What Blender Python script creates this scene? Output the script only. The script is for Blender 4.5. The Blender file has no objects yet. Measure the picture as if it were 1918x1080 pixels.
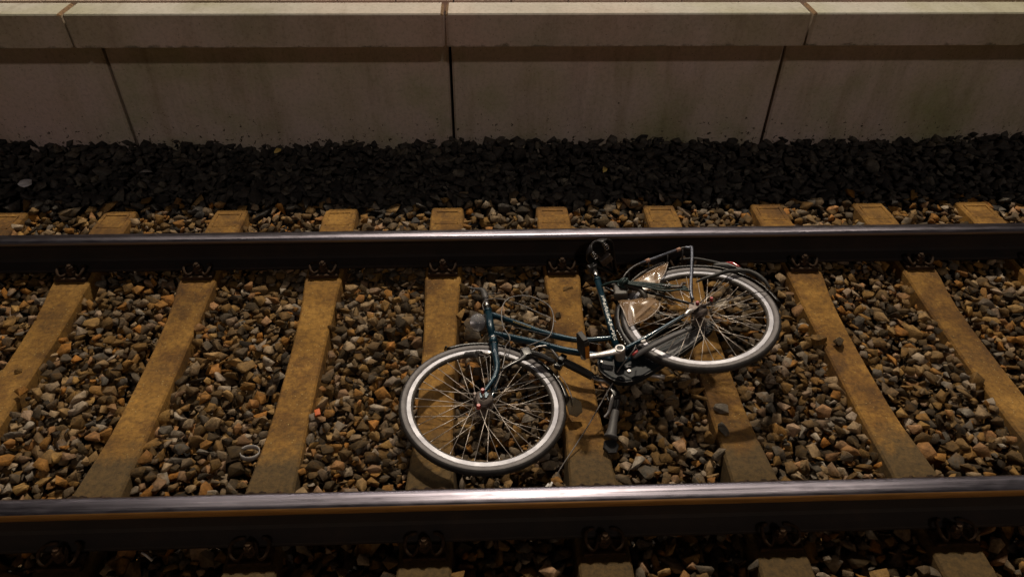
import bpy, bmesh, math, random
import numpy as np
from mathutils import Vector, Matrix, noise
random.seed(7); rng = np.random.default_rng(11)
R = math.radians
S = bpy.context.scene
COL = S.collection

# ------------------------------------------------------------------ camera
cam_d = bpy.data.cameras.new('camera'); cam = bpy.data.objects.new('camera', cam_d); COL.objects.link(cam)
def cam_matrix(loc, pitch, yaw, roll):
    cy, sy, cp, sp = math.cos(yaw), math.sin(yaw), math.cos(pitch), math.sin(pitch)
    f = Vector((sy*cp, cy*cp, -sp)); r0 = Vector((cy, -sy, 0)); u0 = r0.cross(f)
    r = math.cos(roll)*r0 + math.sin(roll)*u0; u = -math.sin(roll)*r0 + math.cos(roll)*u0
    m = Matrix.Identity(4)
    for i in range(3):
        m[i][0] = r[i]; m[i][1] = u[i]; m[i][2] = -f[i]; m[i][3] = loc[i]
    return m
cam.matrix_world = cam_matrix((0.2114, -2.1561, 2.2257), 0.693, 0.0454, 0.014)
cam_d.sensor_width = 36; cam_d.lens = 36*1348.58/1918; cam_d.clip_start = 0.05; cam_d.clip_end = 200
S.camera = cam
# ------------------------------------------------------------------ night sky and station lamps
W = bpy.data.worlds.new('World'); S.world = W; W.use_nodes = True
nt = W.node_tree; bg = nt.nodes['Background']
sky = nt.nodes.new('ShaderNodeTexSky'); sky.sky_type = 'NISHITA'; sky.sun_disc = False
sky.sun_elevation = R(-1.5); sky.sun_rotation = R(200)
nt.links.new(sky.outputs[0], bg.inputs[0]); bg.inputs[1].default_value = 0.05
def lamp(name, loc, tgt, size, power, col):
    d = bpy.data.lights.new(name, 'AREA'); d.shape = 'RECTANGLE'; d.size, d.size_y = size
    d.energy = power; d.color = col
    o = bpy.data.objects.new(name, d); COL.objects.link(o); o.location = loc
    o.rotation_euler = (Vector(tgt)-Vector(loc)).to_track_quat('-Z', 'Y').to_euler(); return o
# mast lamps behind the platform beyond the track, a tall mast lamp far behind the camera's platform
WARM = (1.0, 0.86, 0.68); PALE = (1.0, 0.86, 0.76)
for lx, pw in ((-9.5, 140), (0.6, 1750), (10.5, 330)):
    lamp('far_mast_lamp', (lx, 8.0, 12.0), (lx*0.6, 0.3, 0), (0.9, 0.5), pw, WARM)
lamp('mast_lamp', (3.0, -16.0, 14.4), (0.6, 1.2, 0), (1.1, 0.8), 430, PALE)
lamp('rail_sheen_strip_lamp', (-0.5, 12.0, 6.65), (-0.5, 0, 0), (15.0, 0.3), 400, PALE)  # unseen low lamp, stretched to a strip to add an even sheen on the rails
S.view_settings.view_transform = 'Standard'; S.view_settings.look = 'None'
S.view_settings.exposure = -0.15; S.view_settings.gamma = 1.0
S.render.engine = 'CYCLES'
S.cycles.use_denoising = True; S.cycles.max_bounces = 6; S.cycles.transparent_max_bounces = 12
S.cycles.caustics_reflective = False; S.cycles.caustics_refractive = False

# ------------------------------------------------------------------ materials
def nodes(name):
    m = bpy.data.materials.new(name); m.use_nodes = True
    t = m.node_tree; return m, t, t.nodes['Principled BSDF'], t.nodes, t.links
def ramp(N, stops, interp='LINEAR'):
    r = N.new('ShaderNodeValToRGB'); r.color_ramp.interpolation = interp
    e = r.color_ramp.elements
    while len(e) < len(stops): e.new(0.5)
    for el, (p, c) in zip(e, stops): el.position = p; el.color = (*c, 1) if len(c) == 3 else c
    return r
def coords(N, L, scale=(1, 1, 1), out='Object'):
    tc = N.new('ShaderNodeTexCoord'); mp = N.new('ShaderNodeMapping'); mp.inputs['Scale'].default_value = scale
    L.new(tc.outputs[out], mp.inputs[0]); return mp.outputs[0]
def noi(N, L, vec, scale, detail=6, rough=0.6):
    n = N.new('ShaderNodeTexNoise'); n.inputs['Scale'].default_value = scale
    n.inputs['Detail'].default_value = detail; n.inputs['Roughness'].default_value = rough
    L.new(vec, n.inputs['Vector']); return n.outputs['Fac']
def mix(N, L, a, b, fac, mode='MIX'):
    m = N.new('ShaderNodeMix'); m.data_type = 'RGBA'; m.blend_type = mode
    for s, v in ((m.inputs[6], a), (m.inputs[7], b), (m.inputs[0], fac)):
        if hasattr(v, 'links'): L.new(v, s)
        elif isinstance(v, tuple): s.default_value = (*v, 1)
        else: s.default_value = v
    return m.outputs[2]
def bump(N, L, P, h, strength, dist):
    b = N.new('ShaderNodeBump'); b.inputs['Strength'].default_value = strength; b.inputs['Distance'].default_value = dist
    L.new(h, b.inputs['Height']); L.new(b.outputs[0], P.inputs['Normal'])
def simple(name, c1, c2, rough=0.5, metal=0.0, scale=12, bstr=0.15, bdist=0.002, spec=0.5, coat=0.0, stretch=(1, 1, 1), r2=None, sharp=(0.38, 0.65)):
    m, t, P, N, L = nodes(name); v = coords(N, L, stretch)
    f = noi(N, L, v, scale); rp = ramp(N, [(sharp[0], c1), (sharp[1], c2)]); L.new(f, rp.inputs[0])
    L.new(rp.outputs[0], P.inputs['Base Color'])
    P.inputs['Metallic'].default_value = metal; P.inputs['Specular IOR Level'].default_value = spec
    P.inputs['Coat Weight'].default_value = coat
    if r2 is None: P.inputs['Roughness'].default_value = rough
    else:
        mr = N.new('ShaderNodeMapRange'); mr.inputs[1].default_value = .35; mr.inputs[2].default_value = .65
        mr.inputs[3].default_value = rough; mr.inputs[4].default_value = r2; L.new(f, mr.inputs[0]); L.new(mr.outputs[0], P.inputs['Roughness'])
    if bstr: bump(N, L, P, noi(N, L, v, scale*6, 4), bstr, bdist)
    return m
M = {}
# painted / metal / rubber parts
M['teal'] = simple('teal_paint', (.002, .021, .038), (.004, .036, .060), .27, .3, 9, .08, .001, coat=.4, r2=.42)
M['chrome'] = simple('worn_chrome', (.55, .55, .57), (.36, .34, .33), .16, 1, 22, .1, .001, r2=.4)
M['strut'] = simple('bluish_painted_strut', (.16, .175, .22), (.09, .10, .13), .34, .5, 22, .1, .001, r2=.5)
M['alloy'] = simple('dull_aluminium', (.62, .60, .59), (.44, .42, .41), .38, .75, 24, .1, .001, r2=.5)
M['rim'] = simple('brushed_rim', (.46, .46, .50), (.34, .34, .38), .48, .4, 16, .1, .001, r2=.55)
M['rimdirty'] = simple('dirty_rim_inner', (.085, .075, .068), (.05, .042, .036), .6, .3, 30, .15, .001)
M['sidewall'] = simple('grey_tyre_sidewall', (.13, .118, .120), (.19, .175, .178), .6, 0, 30, .2, .001)
M['rubber'] = simple('tyre_rubber', (.016, .014, .014), (.034, .030, .029), .62, 0, 30, .3, .002)
M['black'] = simple('black_plastic', (.008, .008, .009), (.020, .018, .018), .28, 0, 18, .12, .001, r2=.48)
M['blackmatt'] = simple('matt_black', (.010, .009, .009), (.028, .025, .023), .6, 0, 18, .2, .002)
M['gloss'] = simple('gloss_dark_case', (.006, .009, .012), (.012, .016, .020), .44, 0, 8, .05, .001, spec=.22, r2=.55)
M['greyplastic'] = simple('scuffed_grey_plastic', (.040, .038, .040), (.085, .080, .080), .55, 0, 10, .2, .002)
M['lockgrey'] = simple('grey_lock_casing', (.040, .034, .028), (.075, .065, .055), .5, 0, 14, .2, .002)
M['dirtysteel'] = simple('dirty_steel', (.16, .13, .115), (.07, .055, .05), .5, .6, 40, .25, .002)
M['spoke'] = simple('spoke_steel', (.62, .56, .50), (.42, .36, .31), .42, .6, 30, 0)
M['strap'] = simple('dark_green_cord', (.006, .022, .022), (.014, .040, .038), .55, 0, 60, .3, .002)
M['cable'] = simple('grey_cable_sleeve', (.20, .18, .17), (.10, .09, .085), .42, 0, 20, 0)
M['cableblack'] = simple('black_cable_sleeve', (.02, .018, .018), (.035, .03, .03), .4, 0, 20, 0)
M['whitetape'] = simple('white_marking', (.72, .69, .66), (.5, .47, .44), .5, 0, 30, .1, .001)
M['tape'] = simple('pink_brown_tape', (.48, .27, .19), (.33, .18, .12), .6, 0, 30, .2, .001)
M['rednut'] = simple('red_plastic_cap', (.5, .03, .03), (.32, .05, .05), .4, 0, 30, .1, .001)
M['redlens'] = simple('red_tail_lens', (.38, .01, .01), (.25, .01, .015), .15, 0, 30, 0, coat=.6)
M['amber'] = simple('amber_reflector', (.62, .22, .01), (.42, .13, .01), .2, 0, 160, .5, .001, coat=.6)
M['small_marks'] = simple('pale_marking', (.70, .70, .66), (.48, .50, .48), .45, 0, 60, 0)
M['lettergold'] = simple('worn_gold_lettering', (.50, .38, .18), (.35, .24, .1), .4, .3, 60, 0)
def translucent(name, col, alpha, rough):
    m, t, P, N, L = nodes(name)
    v = coords(N, L); f = noi(N, L, v, 14, 5)
    rp = ramp(N, [(.35, tuple(c*.75 for c in col)), (.65, col)]); L.new(f, rp.inputs[0]); L.new(rp.outputs[0], P.inputs['Base Color'])
    P.inputs['Roughness'].default_value = rough; P.inputs['Coat Weight'].default_value = .5
    mr = N.new('ShaderNodeMapRange'); mr.inputs[3].default_value = alpha-.12; mr.inputs[4].default_value = alpha+.12
    L.new(f, mr.inputs[0]); L.new(mr.outputs[0], P.inputs['Alpha']); return m
M['guard'] = translucent('smoked_guard_sheet', (.46, .29, .16), .38, .22)
M['guardedge'] = simple('guard_edge', (.52, .44, .38), (.34, .27, .22), .3, 0, 30, .1, .001)
M['glass'] = translucent('scratched_lamp_glass', (.45, .46, .50), .42, .06)
M['flap'] = translucent('brown_mud_flap', (.07, .055, .035), .75, .35)

def rusty(name):
    m, t, P, N, L = nodes(name); v = coords(N, L)
    f = noi(N, L, v, 9, 8, .7); rp = ramp(N, [(.3, (.008, .005, .004)), (.55, (.014, .008, .006)), (.75, (.026, .014, .008))])
    L.new(f, rp.inputs[0]); L.new(rp.outputs[0], P.inputs['Base Color'])
    P.inputs['Roughness'].default_value = .8; bump(N, L, P, noi(N, L, v, 110, 5), .35, .002); return m
M['railrust'] = rusty('rusted_rail_side')
def polished():
    m, t, P, N, L = nodes('polished_rail_head'); v = coords(N, L, (.55, 60, 60)); v2 = coords(N, L, (3, 14, 14))
    f = noi(N, L, v, 3.5, 8, .6); g = noi(N, L, v2, 5, 5, .6)
    rp = ramp(N, [(.3, (.15, .14, .17)), (.5, (.235, .22, .265)), (.7, (.34, .32, .375))]); L.new(f, rp.inputs[0])
    L.new(rp.outputs[0], P.inputs['Base Color']); P.inputs['Metallic'].default_value = 1
    mr = N.new('ShaderNodeMapRange'); mr.inputs[1].default_value = .3; mr.inputs[2].default_value = .7
    mr.inputs[3].default_value = .33; mr.inputs[4].default_value = .50; L.new(g, mr.inputs[0]); L.new(mr.outputs[0], P.inputs['Roughness'])
    P.inputs['Anisotropic'].default_value = .5
    bump(N, L, P, f, .05, .001); return m
M['railtop'] = polished()
M['railband'] = simple('brown_running_edge', (.36, .18, .05), (.22, .11, .03), .48, .5, 6, .2, .001, stretch=(1, 20, 20))
M['fastener'] = simple('rusted_fastener', (.060, .034, .018), (.016, .010, .007), .85, .0, 60, .4, .002, spec=.2)

def sleeper_mat():
    m, t, P, N, L = nodes('weathered_concrete_sleeper'); v0 = coords(N, L, out='Object')
    oi = N.new('ShaderNodeObjectInfo'); om = N.new('ShaderNodeVectorMath'); om.operation = 'SCALE'; om.inputs[0].default_value = (31, 17, 5); L.new(oi.outputs['Random'], om.inputs['Scale'])
    oa = N.new('ShaderNodeVectorMath'); oa.operation = 'ADD'; L.new(v0, oa.inputs[0]); L.new(om.outputs[0], oa.inputs[1]); v = oa.outputs[0]
    tc = N.new('ShaderNodeTexCoord')
    a = noi(N, L, v, 5, 8, .7); base = ramp(N, [(.3, (.13, .062, .010)), (.5, (.275, .138, .021)), (.72, (.42, .225, .044))]); L.new(a, base.inputs[0])
    b = noi(N, L, v, 55, 6, .75); fine = ramp(N, [(.30, (.45, .42, .36)), (.55, (1, 1, 1)), (.75, (1.25, 1.22, 1.15))]); L.new(b, fine.inputs[0])
    c = mix(N, L, base.outputs[0], fine.outputs[0], 1.0, 'MULTIPLY')
    # pale grains of aggregate
    vo = N.new('ShaderNodeTexVoronoi'); vo.inputs['Scale'].default_value = 85; L.new(v, vo.inputs['Vector'])
    sp = ramp(N, [(.0, (1, 1, 1)), (.16, (1, 1, 1)), (.22, (0, 0, 0))]); L.new(vo.outputs['Distance'], sp.inputs[0])
    sel = ramp(N, [(.72, (0, 0, 0)), (.78, (1, 1, 1))]); L.new(vo.outputs['Color'], sel.inputs[0])
    k = N.new('ShaderNodeMath'); k.operation = 'MULTIPLY'; L.new(sp.outputs[0], k.inputs[0]); L.new(sel.outputs[0], k.inputs[1])
    c = mix(N, L, c, (.50, .36, .14), k.outputs[0])
    tn = N.new('ShaderNodeMapRange'); tn.inputs[3].default_value = .78; tn.inputs[4].default_value = 1.12; L.new(oi.outputs['Random'], tn.inputs[0])
    c = mix(N, L, (0, 0, 0), c, tn.outputs[0])
    stn = noi(N, L, v, 3.2, 8, .75); sr = ramp(N, [(.30, (1.5, 1.45, 1.3)), (.36, (1, 1, 1)), (.48, (1, 1, 1)), (.57, (.58, .52, .44)), (.66, (.36, .32, .27))]); L.new(stn, sr.inputs[0]); c = mix(N, L, c, sr.outputs[0], .9, 'MULTIPLY')
    wv = N.new('ShaderNodeTexVoronoi'); wv.feature = 'DISTANCE_TO_EDGE'; wv.inputs['Scale'].default_value = 3.1
    wm = N.new('ShaderNodeVectorMath'); wm.operation = 'MULTIPLY_ADD'; wm.inputs[1].default_value = (.35, 1, .35); L.new(v, wm.inputs[0])
    nz = N.new('ShaderNodeTexNoise'); nz.inputs['Scale'].default_value = 9; L.new(v, nz.inputs['Vector']); ns = N.new('ShaderNodeVectorMath'); ns.operation = 'SCALE'; ns.inputs['Scale'].default_value = .09; L.new(nz.outputs['Color'], ns.inputs[0]); L.new(ns.outputs[0], wm.inputs[2])
    L.new(wm.outputs[0], wv.inputs['Vector']); cr_ = ramp(N, [(.0, (.25, .22, .2)), (.006, (.5, .46, .42)), (.014, (1, 1, 1))]); L.new(wv.outputs['Distance'], cr_.inputs[0])
    c = mix(N, L, c, cr_.outputs[0], .3, 'MULTIPLY')
    # moss and oily grime gathers around the rail the trains brake on (Y below -0.4) and on the outer ends
    sx = N.new('ShaderNodeSeparateXYZ'); L.new(tc.outputs['Object'], sx.inputs[0])
    big = noi(N, L, v, 7, 5, .65)
    wob = N.new('ShaderNodeMath'); wob.operation = 'MULTIPLY_ADD'; wob.inputs[1].default_value = .55; L.new(big, wob.inputs[0]); L.new(sx.outputs[1], wob.inputs[2])
    g = N.new('ShaderNodeMapRange'); g.inputs[1].default_value = -.04; g.inputs[2].default_value = -.20; g.inputs[3].default_value = 0; g.inputs[4].default_value = .92; L.new(wob.outputs[0], g.inputs[0])
    moss = ramp(N, [(.35, (.040, .026, .008)), (.6, (.095, .058, .018))]); L.new(b, moss.inputs[0])
    c = mix(N, L, c, moss.outputs[0], g.outputs[0])
    L.new(c, P.inputs['Base Color']); P.inputs['Roughness'].default_value = .88
    hm = N.new('ShaderNodeMath'); hm.operation = 'ADD'; L.new(b, hm.inputs[0]); L.new(k.outputs[0], hm.inputs[1])
    bump(N, L, P, hm.outputs[0], .55, .004); return m
M['sleeper'] = sleeper_mat()

def stone_mat(name, stops, dust):
    m, t, P, N, L = nodes(name); v = coords(N, L)
    at = N.new('ShaderNodeAttribute'); at.attribute_name = 'tint'
    rp = ramp(N, stops); L.new(at.outputs['Fac'], rp.inputs[0])
    a = noi(N, L, v, 38, 6, .7); mod = ramp(N, [(.30, (.34, .32, .28)), (.48, (.90, .88, .84)), (.68, (1.5, 1.45, 1.36))]); L.new(a, mod.inputs[0])
    c = mix(N, L, rp.outputs[0], mod.outputs[0], 1.0, 'MULTIPLY'); c = mix(N, L, (0, 0, 0), c, .88)
    b = noi(N, L, v, 13, 5, .7); rr = ramp(N, [(.52, (0, 0, 0)), (.68, (1, 1, 1))]); L.new(b, rr.inputs[0])
    k = N.new('ShaderNodeMath'); k.operation = 'MULTIPLY'; k.inputs[1].default_value = .5; L.new(rr.outputs[0], k.inputs[0])
    c = mix(N, L, c, dust, k.outputs[0])
    L.new(c, P.inputs['Base Color']); P.inputs['Roughness'].default_value = .78; P.inputs['Specular IOR Level'].default_value = .35
    bump(N, L, P, noi(N, L, v, 120, 7, .75), .75, .006); return m
M['stone'] = stone_mat('crushed_stone', [(0, (.022, .015, .008)), (.14, (.07, .044, .016)), (.30, (.18, .100, .026)), (.42, (.105, .092, .076)), (.55, (.25, .145, .042)),
                       (.66, (.33, .140, .020)), (.76, (.19, .170, .145)), (.87, (.36, .210, .060)), (.95, (.38, .335, .28)), (1, (.42, .17, .02))], (.19, .090, .012))
M['darkstone'] = stone_mat('shaded_dusty_stone', [(0, (.028, .026, .026)), (.3, (.05, .046, .044)), (.6, (.075, .068, .064)), (.88, (.11, .10, .09)), (1, (.17, .15, .12))], (.04, .03, .022))  # brake-dust grey, darkened further to carry the platform edge's shadow in the colour
M['ground'] = simple('dark_ballast_bed', (.010, .008, .006), (.024, .018, .013), .95, 0, 20, .5, .01)

ZBASE = .702
def concrete(name, c1, c2, c3, streak, speck=True):
    m, t, P, N, L = nodes(name); v = coords(N, L); vs = coords(N, L, (3.2, 1, .5))
    a = noi(N, L, v, 1.7, 7, .65); rp = ramp(N, [(.3, c1), (.5, c2), (.72, c3)]); L.new(a, rp.inputs[0])
    s = noi(N, L, vs, 1.6, 6, .7); st = ramp(N, [(.34, streak), (.52, (1, 1, 1))]); L.new(s, st.inputs[0])
    c = mix(N, L, rp.outputs[0], st.outputs[0], .7, 'MULTIPLY')
    f = noi(N, L, v, 45, 6, .8); fr = ramp(N, [(.3, (.72, .70, .66)), (.5, (1, 1, 1)), (.75, (1.12, 1.1, 1.08))]); L.new(f, fr.inputs[0])
    c = mix(N, L, c, fr.outputs[0], 1.0, 'MULTIPLY')
    mo = noi(N, L, v, .9, 5, .6); mr_ = ramp(N, [(.36, (.86, .87, .74)), (.5, (1, 1, 1)), (.66, (1.03, .96, .95))]); L.new(mo, mr_.inputs[0]); c = mix(N, L, c, mr_.outputs[0], 1.0, 'MULTIPLY')
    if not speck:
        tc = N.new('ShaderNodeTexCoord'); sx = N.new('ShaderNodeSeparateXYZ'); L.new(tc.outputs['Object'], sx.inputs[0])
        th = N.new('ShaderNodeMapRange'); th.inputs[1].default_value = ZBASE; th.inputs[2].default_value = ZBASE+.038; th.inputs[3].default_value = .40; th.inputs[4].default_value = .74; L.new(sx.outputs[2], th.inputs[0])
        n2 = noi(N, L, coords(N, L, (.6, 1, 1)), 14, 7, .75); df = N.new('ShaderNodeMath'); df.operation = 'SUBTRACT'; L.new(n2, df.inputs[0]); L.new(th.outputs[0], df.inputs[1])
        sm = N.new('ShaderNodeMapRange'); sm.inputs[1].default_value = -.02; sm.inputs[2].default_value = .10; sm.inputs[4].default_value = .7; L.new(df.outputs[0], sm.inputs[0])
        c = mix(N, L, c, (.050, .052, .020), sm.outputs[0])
    vo = N.new('ShaderNodeTexVoronoi'); vo.inputs['Scale'].default_value = 26; L.new(v, vo.inputs['Vector']); pr_ = ramp(N, [(.0, (.35, .32, .28)), (.07, (.5, .47, .42)), (.10, (1, 1, 1))]); L.new(vo.outputs['Distance'], pr_.inputs[0])
    c = mix(N, L, c, pr_.outputs[0], .8, 'MULTIPLY')
    dr = noi(N, L, coords(N, L, (6, 1, .25)), 1.3, 5, .6); d2_ = ramp(N, [(.62, (1, 1, 1)), (.72, (.62, .56, .46))]); L.new(dr, d2_.inputs[0]); c = mix(N, L, c, d2_.outputs[0], .5, 'MULTIPLY')
    if speck:   # brown spatter that is densest at the foot of the wall, mould under the coping
        tc = N.new('ShaderNodeTexCoord'); sx = N.new('ShaderNodeSeparateXYZ'); L.new(tc.outputs['Object'], sx.inputs[0])
        n2 = noi(N, L, v, 30, 4, .7)
        th = N.new('ShaderNodeMapRange'); th.inputs[1].default_value = -.08; th.inputs[2].default_value = .42; th.inputs[3].default_value = .56; th.inputs[4].default_value = .74; L.new(sx.outputs[2], th.inputs[0])
        gt = N.new('ShaderNodeMath'); gt.operation = 'GREATER_THAN'; L.new(n2, gt.inputs[0]); L.new(th.outputs[0], gt.inputs[1])
        c = mix(N, L, c, (.045, .028, .014), gt.outputs[0])
    L.new(c, P.inputs['Base Color']); P.inputs['Roughness'].default_value = .85
    bump(N, L, P, f, .25, .003); return m
M['wall'] = concrete('wall_concrete', (.44, .42, .27), (.60, .50, .42), (.66, .53, .50), (.70, .68, .60))
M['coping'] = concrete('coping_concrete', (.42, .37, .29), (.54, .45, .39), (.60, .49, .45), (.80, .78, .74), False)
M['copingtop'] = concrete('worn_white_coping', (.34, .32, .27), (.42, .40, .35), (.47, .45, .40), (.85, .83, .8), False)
M['jointdirt'] = simple('brown_joint_dirt', (.24, .14, .06), (.10, .06, .03), .9, 0, 60, .5, .003)
M['paving'] = concrete('platform_paver', (.40, .31, .26), (.48, .38, .32), (.52, .42, .35), (.85, .83, .8), False)
M['leaf'] = simple('yellow_dead_leaf', (.80, .62, .20), (.62, .42, .12), .6, 0, 40, .3, .002)
M['paper'] = simple('crumpled_paper', (.75, .72, .74), (.6, .58, .58), .7, 0, 40, .5, .003)
M['ring'] = simple('grey_plastic_ring', (.40, .38, .37), (.24, .22, .20), .4, 0, 30, .2, .002)
M['orange'] = simple('orange_scrap', (.60, .12, .02), (.40, .08, .02), .6, 0, 60, .3, .002)
M['moss'] = simple('moss_line', (.030, .032, .010), (.05, .045, .018), .95, 0, 40, .5, .004)

# ------------------------------------------------------------------ mesh helpers
class MB:
    def __init__(s): s.v = []; s.f = []; s.m = []; s.sm = []
    def add(s, vs, fs, mi=0, smooth=False):
        o = len(s.v); s.v += [tuple(p) for p in vs]; s.f += [tuple(i+o for i in f) for f in fs]
        s.m += [mi]*len(fs); s.sm += [smooth]*len(fs); return s
    def box(s, c, ax, h, mi=0, bev=0.0):
        c = Vector(c); X, Y, Z = [Vector(a).normalized() for a in ax]
        if bev <= 0:
            vs = [c+X*h[0]*i+Y*h[1]*j+Z*h[2]*k for i in (-1, 1) for j in (-1, 1) for k in (-1, 1)]
            return s.add(vs, [(0, 1, 3, 2), (4, 6, 7, 5), (0, 4, 5, 1), (2, 3, 7, 6), (0, 2, 6, 4), (1, 5, 7, 3)], mi)
        bm = bmesh.new(); bmesh.ops.create_cube(bm, size=2)
        for v in bm.verts: v.co = Vector((v.co.x*h[0], v.co.y*h[1], v.co.z*h[2]))
        bmesh.ops.bevel(bm, geom=bm.edges[:], offset=bev, segments=2, affect='EDGES', profile=.7)
        vs = [c+X*v.co.x+Y*v.co.y+Z*v.co.z for v in bm.verts]; fs = [[v.index for v in f.verts] for f in bm.faces]
        bm.free(); return s.add(vs, fs, mi, True)
    def tube(s, pts, r, seg=10, mi=0, cap=True, closed=False, smooth=True, sub=0, flat=1.0, up=None):
        pts = [Vector(p) for p in pts]
        rs = list(r) if hasattr(r, '__len__') else [r]*len(pts)
        if sub: pts, rs = spline(pts, rs, sub, closed)
        n = len(pts); vs = []; fs = []
        T = []
        for i in range(n):
            a = pts[(i-1) % n] if closed else pts[max(i-1, 0)]; b = pts[(i+1) % n] if closed else pts[min(i+1, n-1)]
            T.append((b-a).normalized())
        nrm = Vector(up) if up else T[0].orthogonal(); nrm = (nrm-T[0]*nrm.dot(T[0])).normalized()
        for i in range(n):
            nrm = (nrm-T[i]*nrm.dot(T[i])).normalized(); bn = T[i].cross(nrm)
            for k in range(seg):
                a = 2*math.pi*k/seg; vs.append(pts[i]+nrm*math.cos(a)*rs[i]*flat+bn*math.sin(a)*rs[i])
        for i in range(n if closed else n-1):
            for k in range(seg):
                k2 = (k+1) % seg; j = (i+1) % n
                fs.append((i*seg+k, i*seg+k2, j*seg+k2, j*seg+k))
        if cap and not closed: fs += [tuple(range(seg))[::-1], tuple((n-1)*seg+k for k in range(seg))]
        return s.add(vs, fs, mi, smooth)
    def lathe(s, c, axis, prof, seg=48, mi=0, a0=0, a1=360, xd=None, smooth=True, closedprof=False, cap=False):
        c = Vector(c); Z = Vector(axis).normalized(); X = Vector(xd) if xd else Z.orthogonal(); X = (X-Z*X.dot(Z)).normalized(); Y = Z.cross(X)
        full = abs(a1-a0) >= 359.9; n = seg if full else seg+1; vs = []; fs = []; m = len(prof)
        for i in range(n):
            a = R(a0+(a1-a0)*i/seg)
            for r, h in prof: vs.append(c+(X*math.cos(a)+Y*math.sin(a))*r+Z*h)
        for i in range(n if full else n-1):
            j = (i+1) % n
            for k in range(m if closedprof else m-1):
                k2 = (k+1) % m; fs.append((i*m+k, j*m+k, j*m+k2, i*m+k2))
        if not full and cap: fs += [tuple(range(m)), tuple((n-1)*m+k for k in range(m))[::-1]]
        return s.add(vs, fs, mi, smooth)
    def cyl(s, a, b, r, seg=16, mi=0, r2=None):
        a = Vector(a); b = Vector(b); h = (b-a).length; r2 = r if r2 is None else r2
        return s.lathe(a, b-a, [(0, 0), (r*.86, 0), (r, h*.06), (r2, h*.94), (r2*.86, h), (0, h)], seg, mi, smooth=False)
    def prism(s, pts, n, th, mi=0, bev=0.0):
        pts = [Vector(p) for p in pts]; n = Vector(n).normalized(); k = len(pts); c = sum(pts, Vector())/k
        if bev > 0:
            rings = [(-th/2, bev), (-th/2+bev*.6, 0), (th/2-bev*.6, 0), (th/2, bev)]
        else: rings = [(-th/2, 0), (th/2, 0)]
        vs = []
        for h, ins in rings:
            for p in pts:
                d = (c-p); d = d.normalized() if d.length > 1e-6 else d; vs.append(p+n*h+d*ins)
        fs = []
        for r_ in range(len(rings)-1):
            for i in range(k):
                j = (i+1) % k; fs.append((r_*k+i, r_*k+j, (r_+1)*k+j, (r_+1)*k+i))
        fs += [tuple(range(k))[::-1], tuple((len(rings)-1)*k+i for i in range(k))]
        return s.add(vs, fs, mi)
    def build(s, name, mats, parent=None, recalc=True, origin=(0, 0, 0)):
        me = bpy.data.meshes.new(name); o3 = Vector(origin)
        me.from_pydata([Vector(p)-o3 for p in s.v], [], s.f); me.validate()
        for m in (mats if isinstance(mats, (list, tuple)) else [mats]): me.materials.append(m)
        if len(me.polygons) == len(s.f):
            me.polygons.foreach_set('material_index', s.m); me.polygons.foreach_set('use_smooth', s.sm)
        if recalc:
            bm = bmesh.new(); bm.from_mesh(me); bmesh.ops.recalc_face_normals(bm, faces=bm.faces); bm.to_mesh(me); bm.free()
        o = bpy.data.objects.new(name, me); COL.objects.link(o); o.location = o3
        if parent is not None:
            o.parent = parent; o.location = o3-PLOC.get(parent.name, Vector())
        PLOC[o.name] = o3
        return o
PLOC = {}
def spline(pts, rs, sub, closed=False):
    n = len(pts); op = []; orr = []
    for i in range(n if closed else n-1):
        g = (lambda k: pts[k % n]) if closed else (lambda k: pts[min(max(k, 0), n-1)])
        q = (lambda k: rs[k % n]) if closed else (lambda k: rs[min(max(k, 0), n-1)])
        p0, p1, p2, p3 = g(i-1), g(i), g(i+1), g(i+2)
        for t in range(sub):
            u = t/sub
            op.append(.5*((2*p1)+(p2-p0)*u+(2*p0-5*p1+4*p2-p3)*u*u+(3*p1-p0-3*p2+p3)*u**3)); orr.append(q(i)*(1-u)+q(i+1)*u)
    if not closed: op.append(pts[-1]); orr.append(rs[-1])
    return op, orr
def thing(name, loc, label, cat, group=None):
    o = bpy.data.objects.new(name, None); COL.objects.link(o); o.location = loc; o.empty_display_size = .1
    PLOC[o.name] = Vector(loc); return tag(o, label, cat, group)
def tag(o, label, cat, group=None):
    o['label'] = label; o['category'] = cat
    if group: o['group'] = group
    return o

# ------------------------------------------------------------------ setting: ground, rails, sleepers
g = MB(); g.add([(-40, -30, -.215), (40, -30, -.215), (40, 40, -.215), (-40, 40, -.215)], [(0, 1, 2, 3)])
g = g.build('ground', M['ground']); g['kind'] = 'structure'

def rail_profile():     # 54 kg/m section, y across, z up from the foot underside, listed round the outline
    h = [(0, .159), (.012, .1588), (.022, .1578), (.029, .1555), (.0335, .1515), (.0352, .146), (.0358, .138), (.0355, .130), (.033, .125), (.020, .1195), (.0105, .114),
         (.0085, .105), (.008, .085), (.0085, .055), (.011, .038), (.020, .028), (.045, .019), (.066, .0125), (.0695, .010), (.070, 0)]
    return h + [(-y, z) for y, z in h[::-1][:-1]]
def make_rail(yc, label, gauge):
    pr = rail_profile(); n = len(pr); x0, x1 = -9.0, 10.0; z0 = .010
    b = MB(); xs = [x0, x1]
    vs = [(x, yc+y, z0+z) for x in xs for y, z in pr]
    for i in range(n):
        j = (i+1) % n; zm = (pr[i][1]+pr[j][1])/2; ym = (pr[i][0]+pr[j][0])/2
        mi = 0 if zm > (.1502 if ym*gauge > 0 else .1540) else (1 if zm > .132 and ym*gauge < 0 else (0 if zm > .142 else 2))
        b.f.append((i, j, n+j, n+i)); b.m.append(mi); b.sm.append(zm > .12)
    b.v = vs
    b.f += [tuple(range(n)), tuple(range(n, 2*n))[::-1]]; b.m += [2, 2]; b.sm += [False, False]
    o = b.build('rail', [M['railtop'], M['railband'], M['railrust']])
    return tag(o, label, 'rail', 'running rails of the track')
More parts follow.
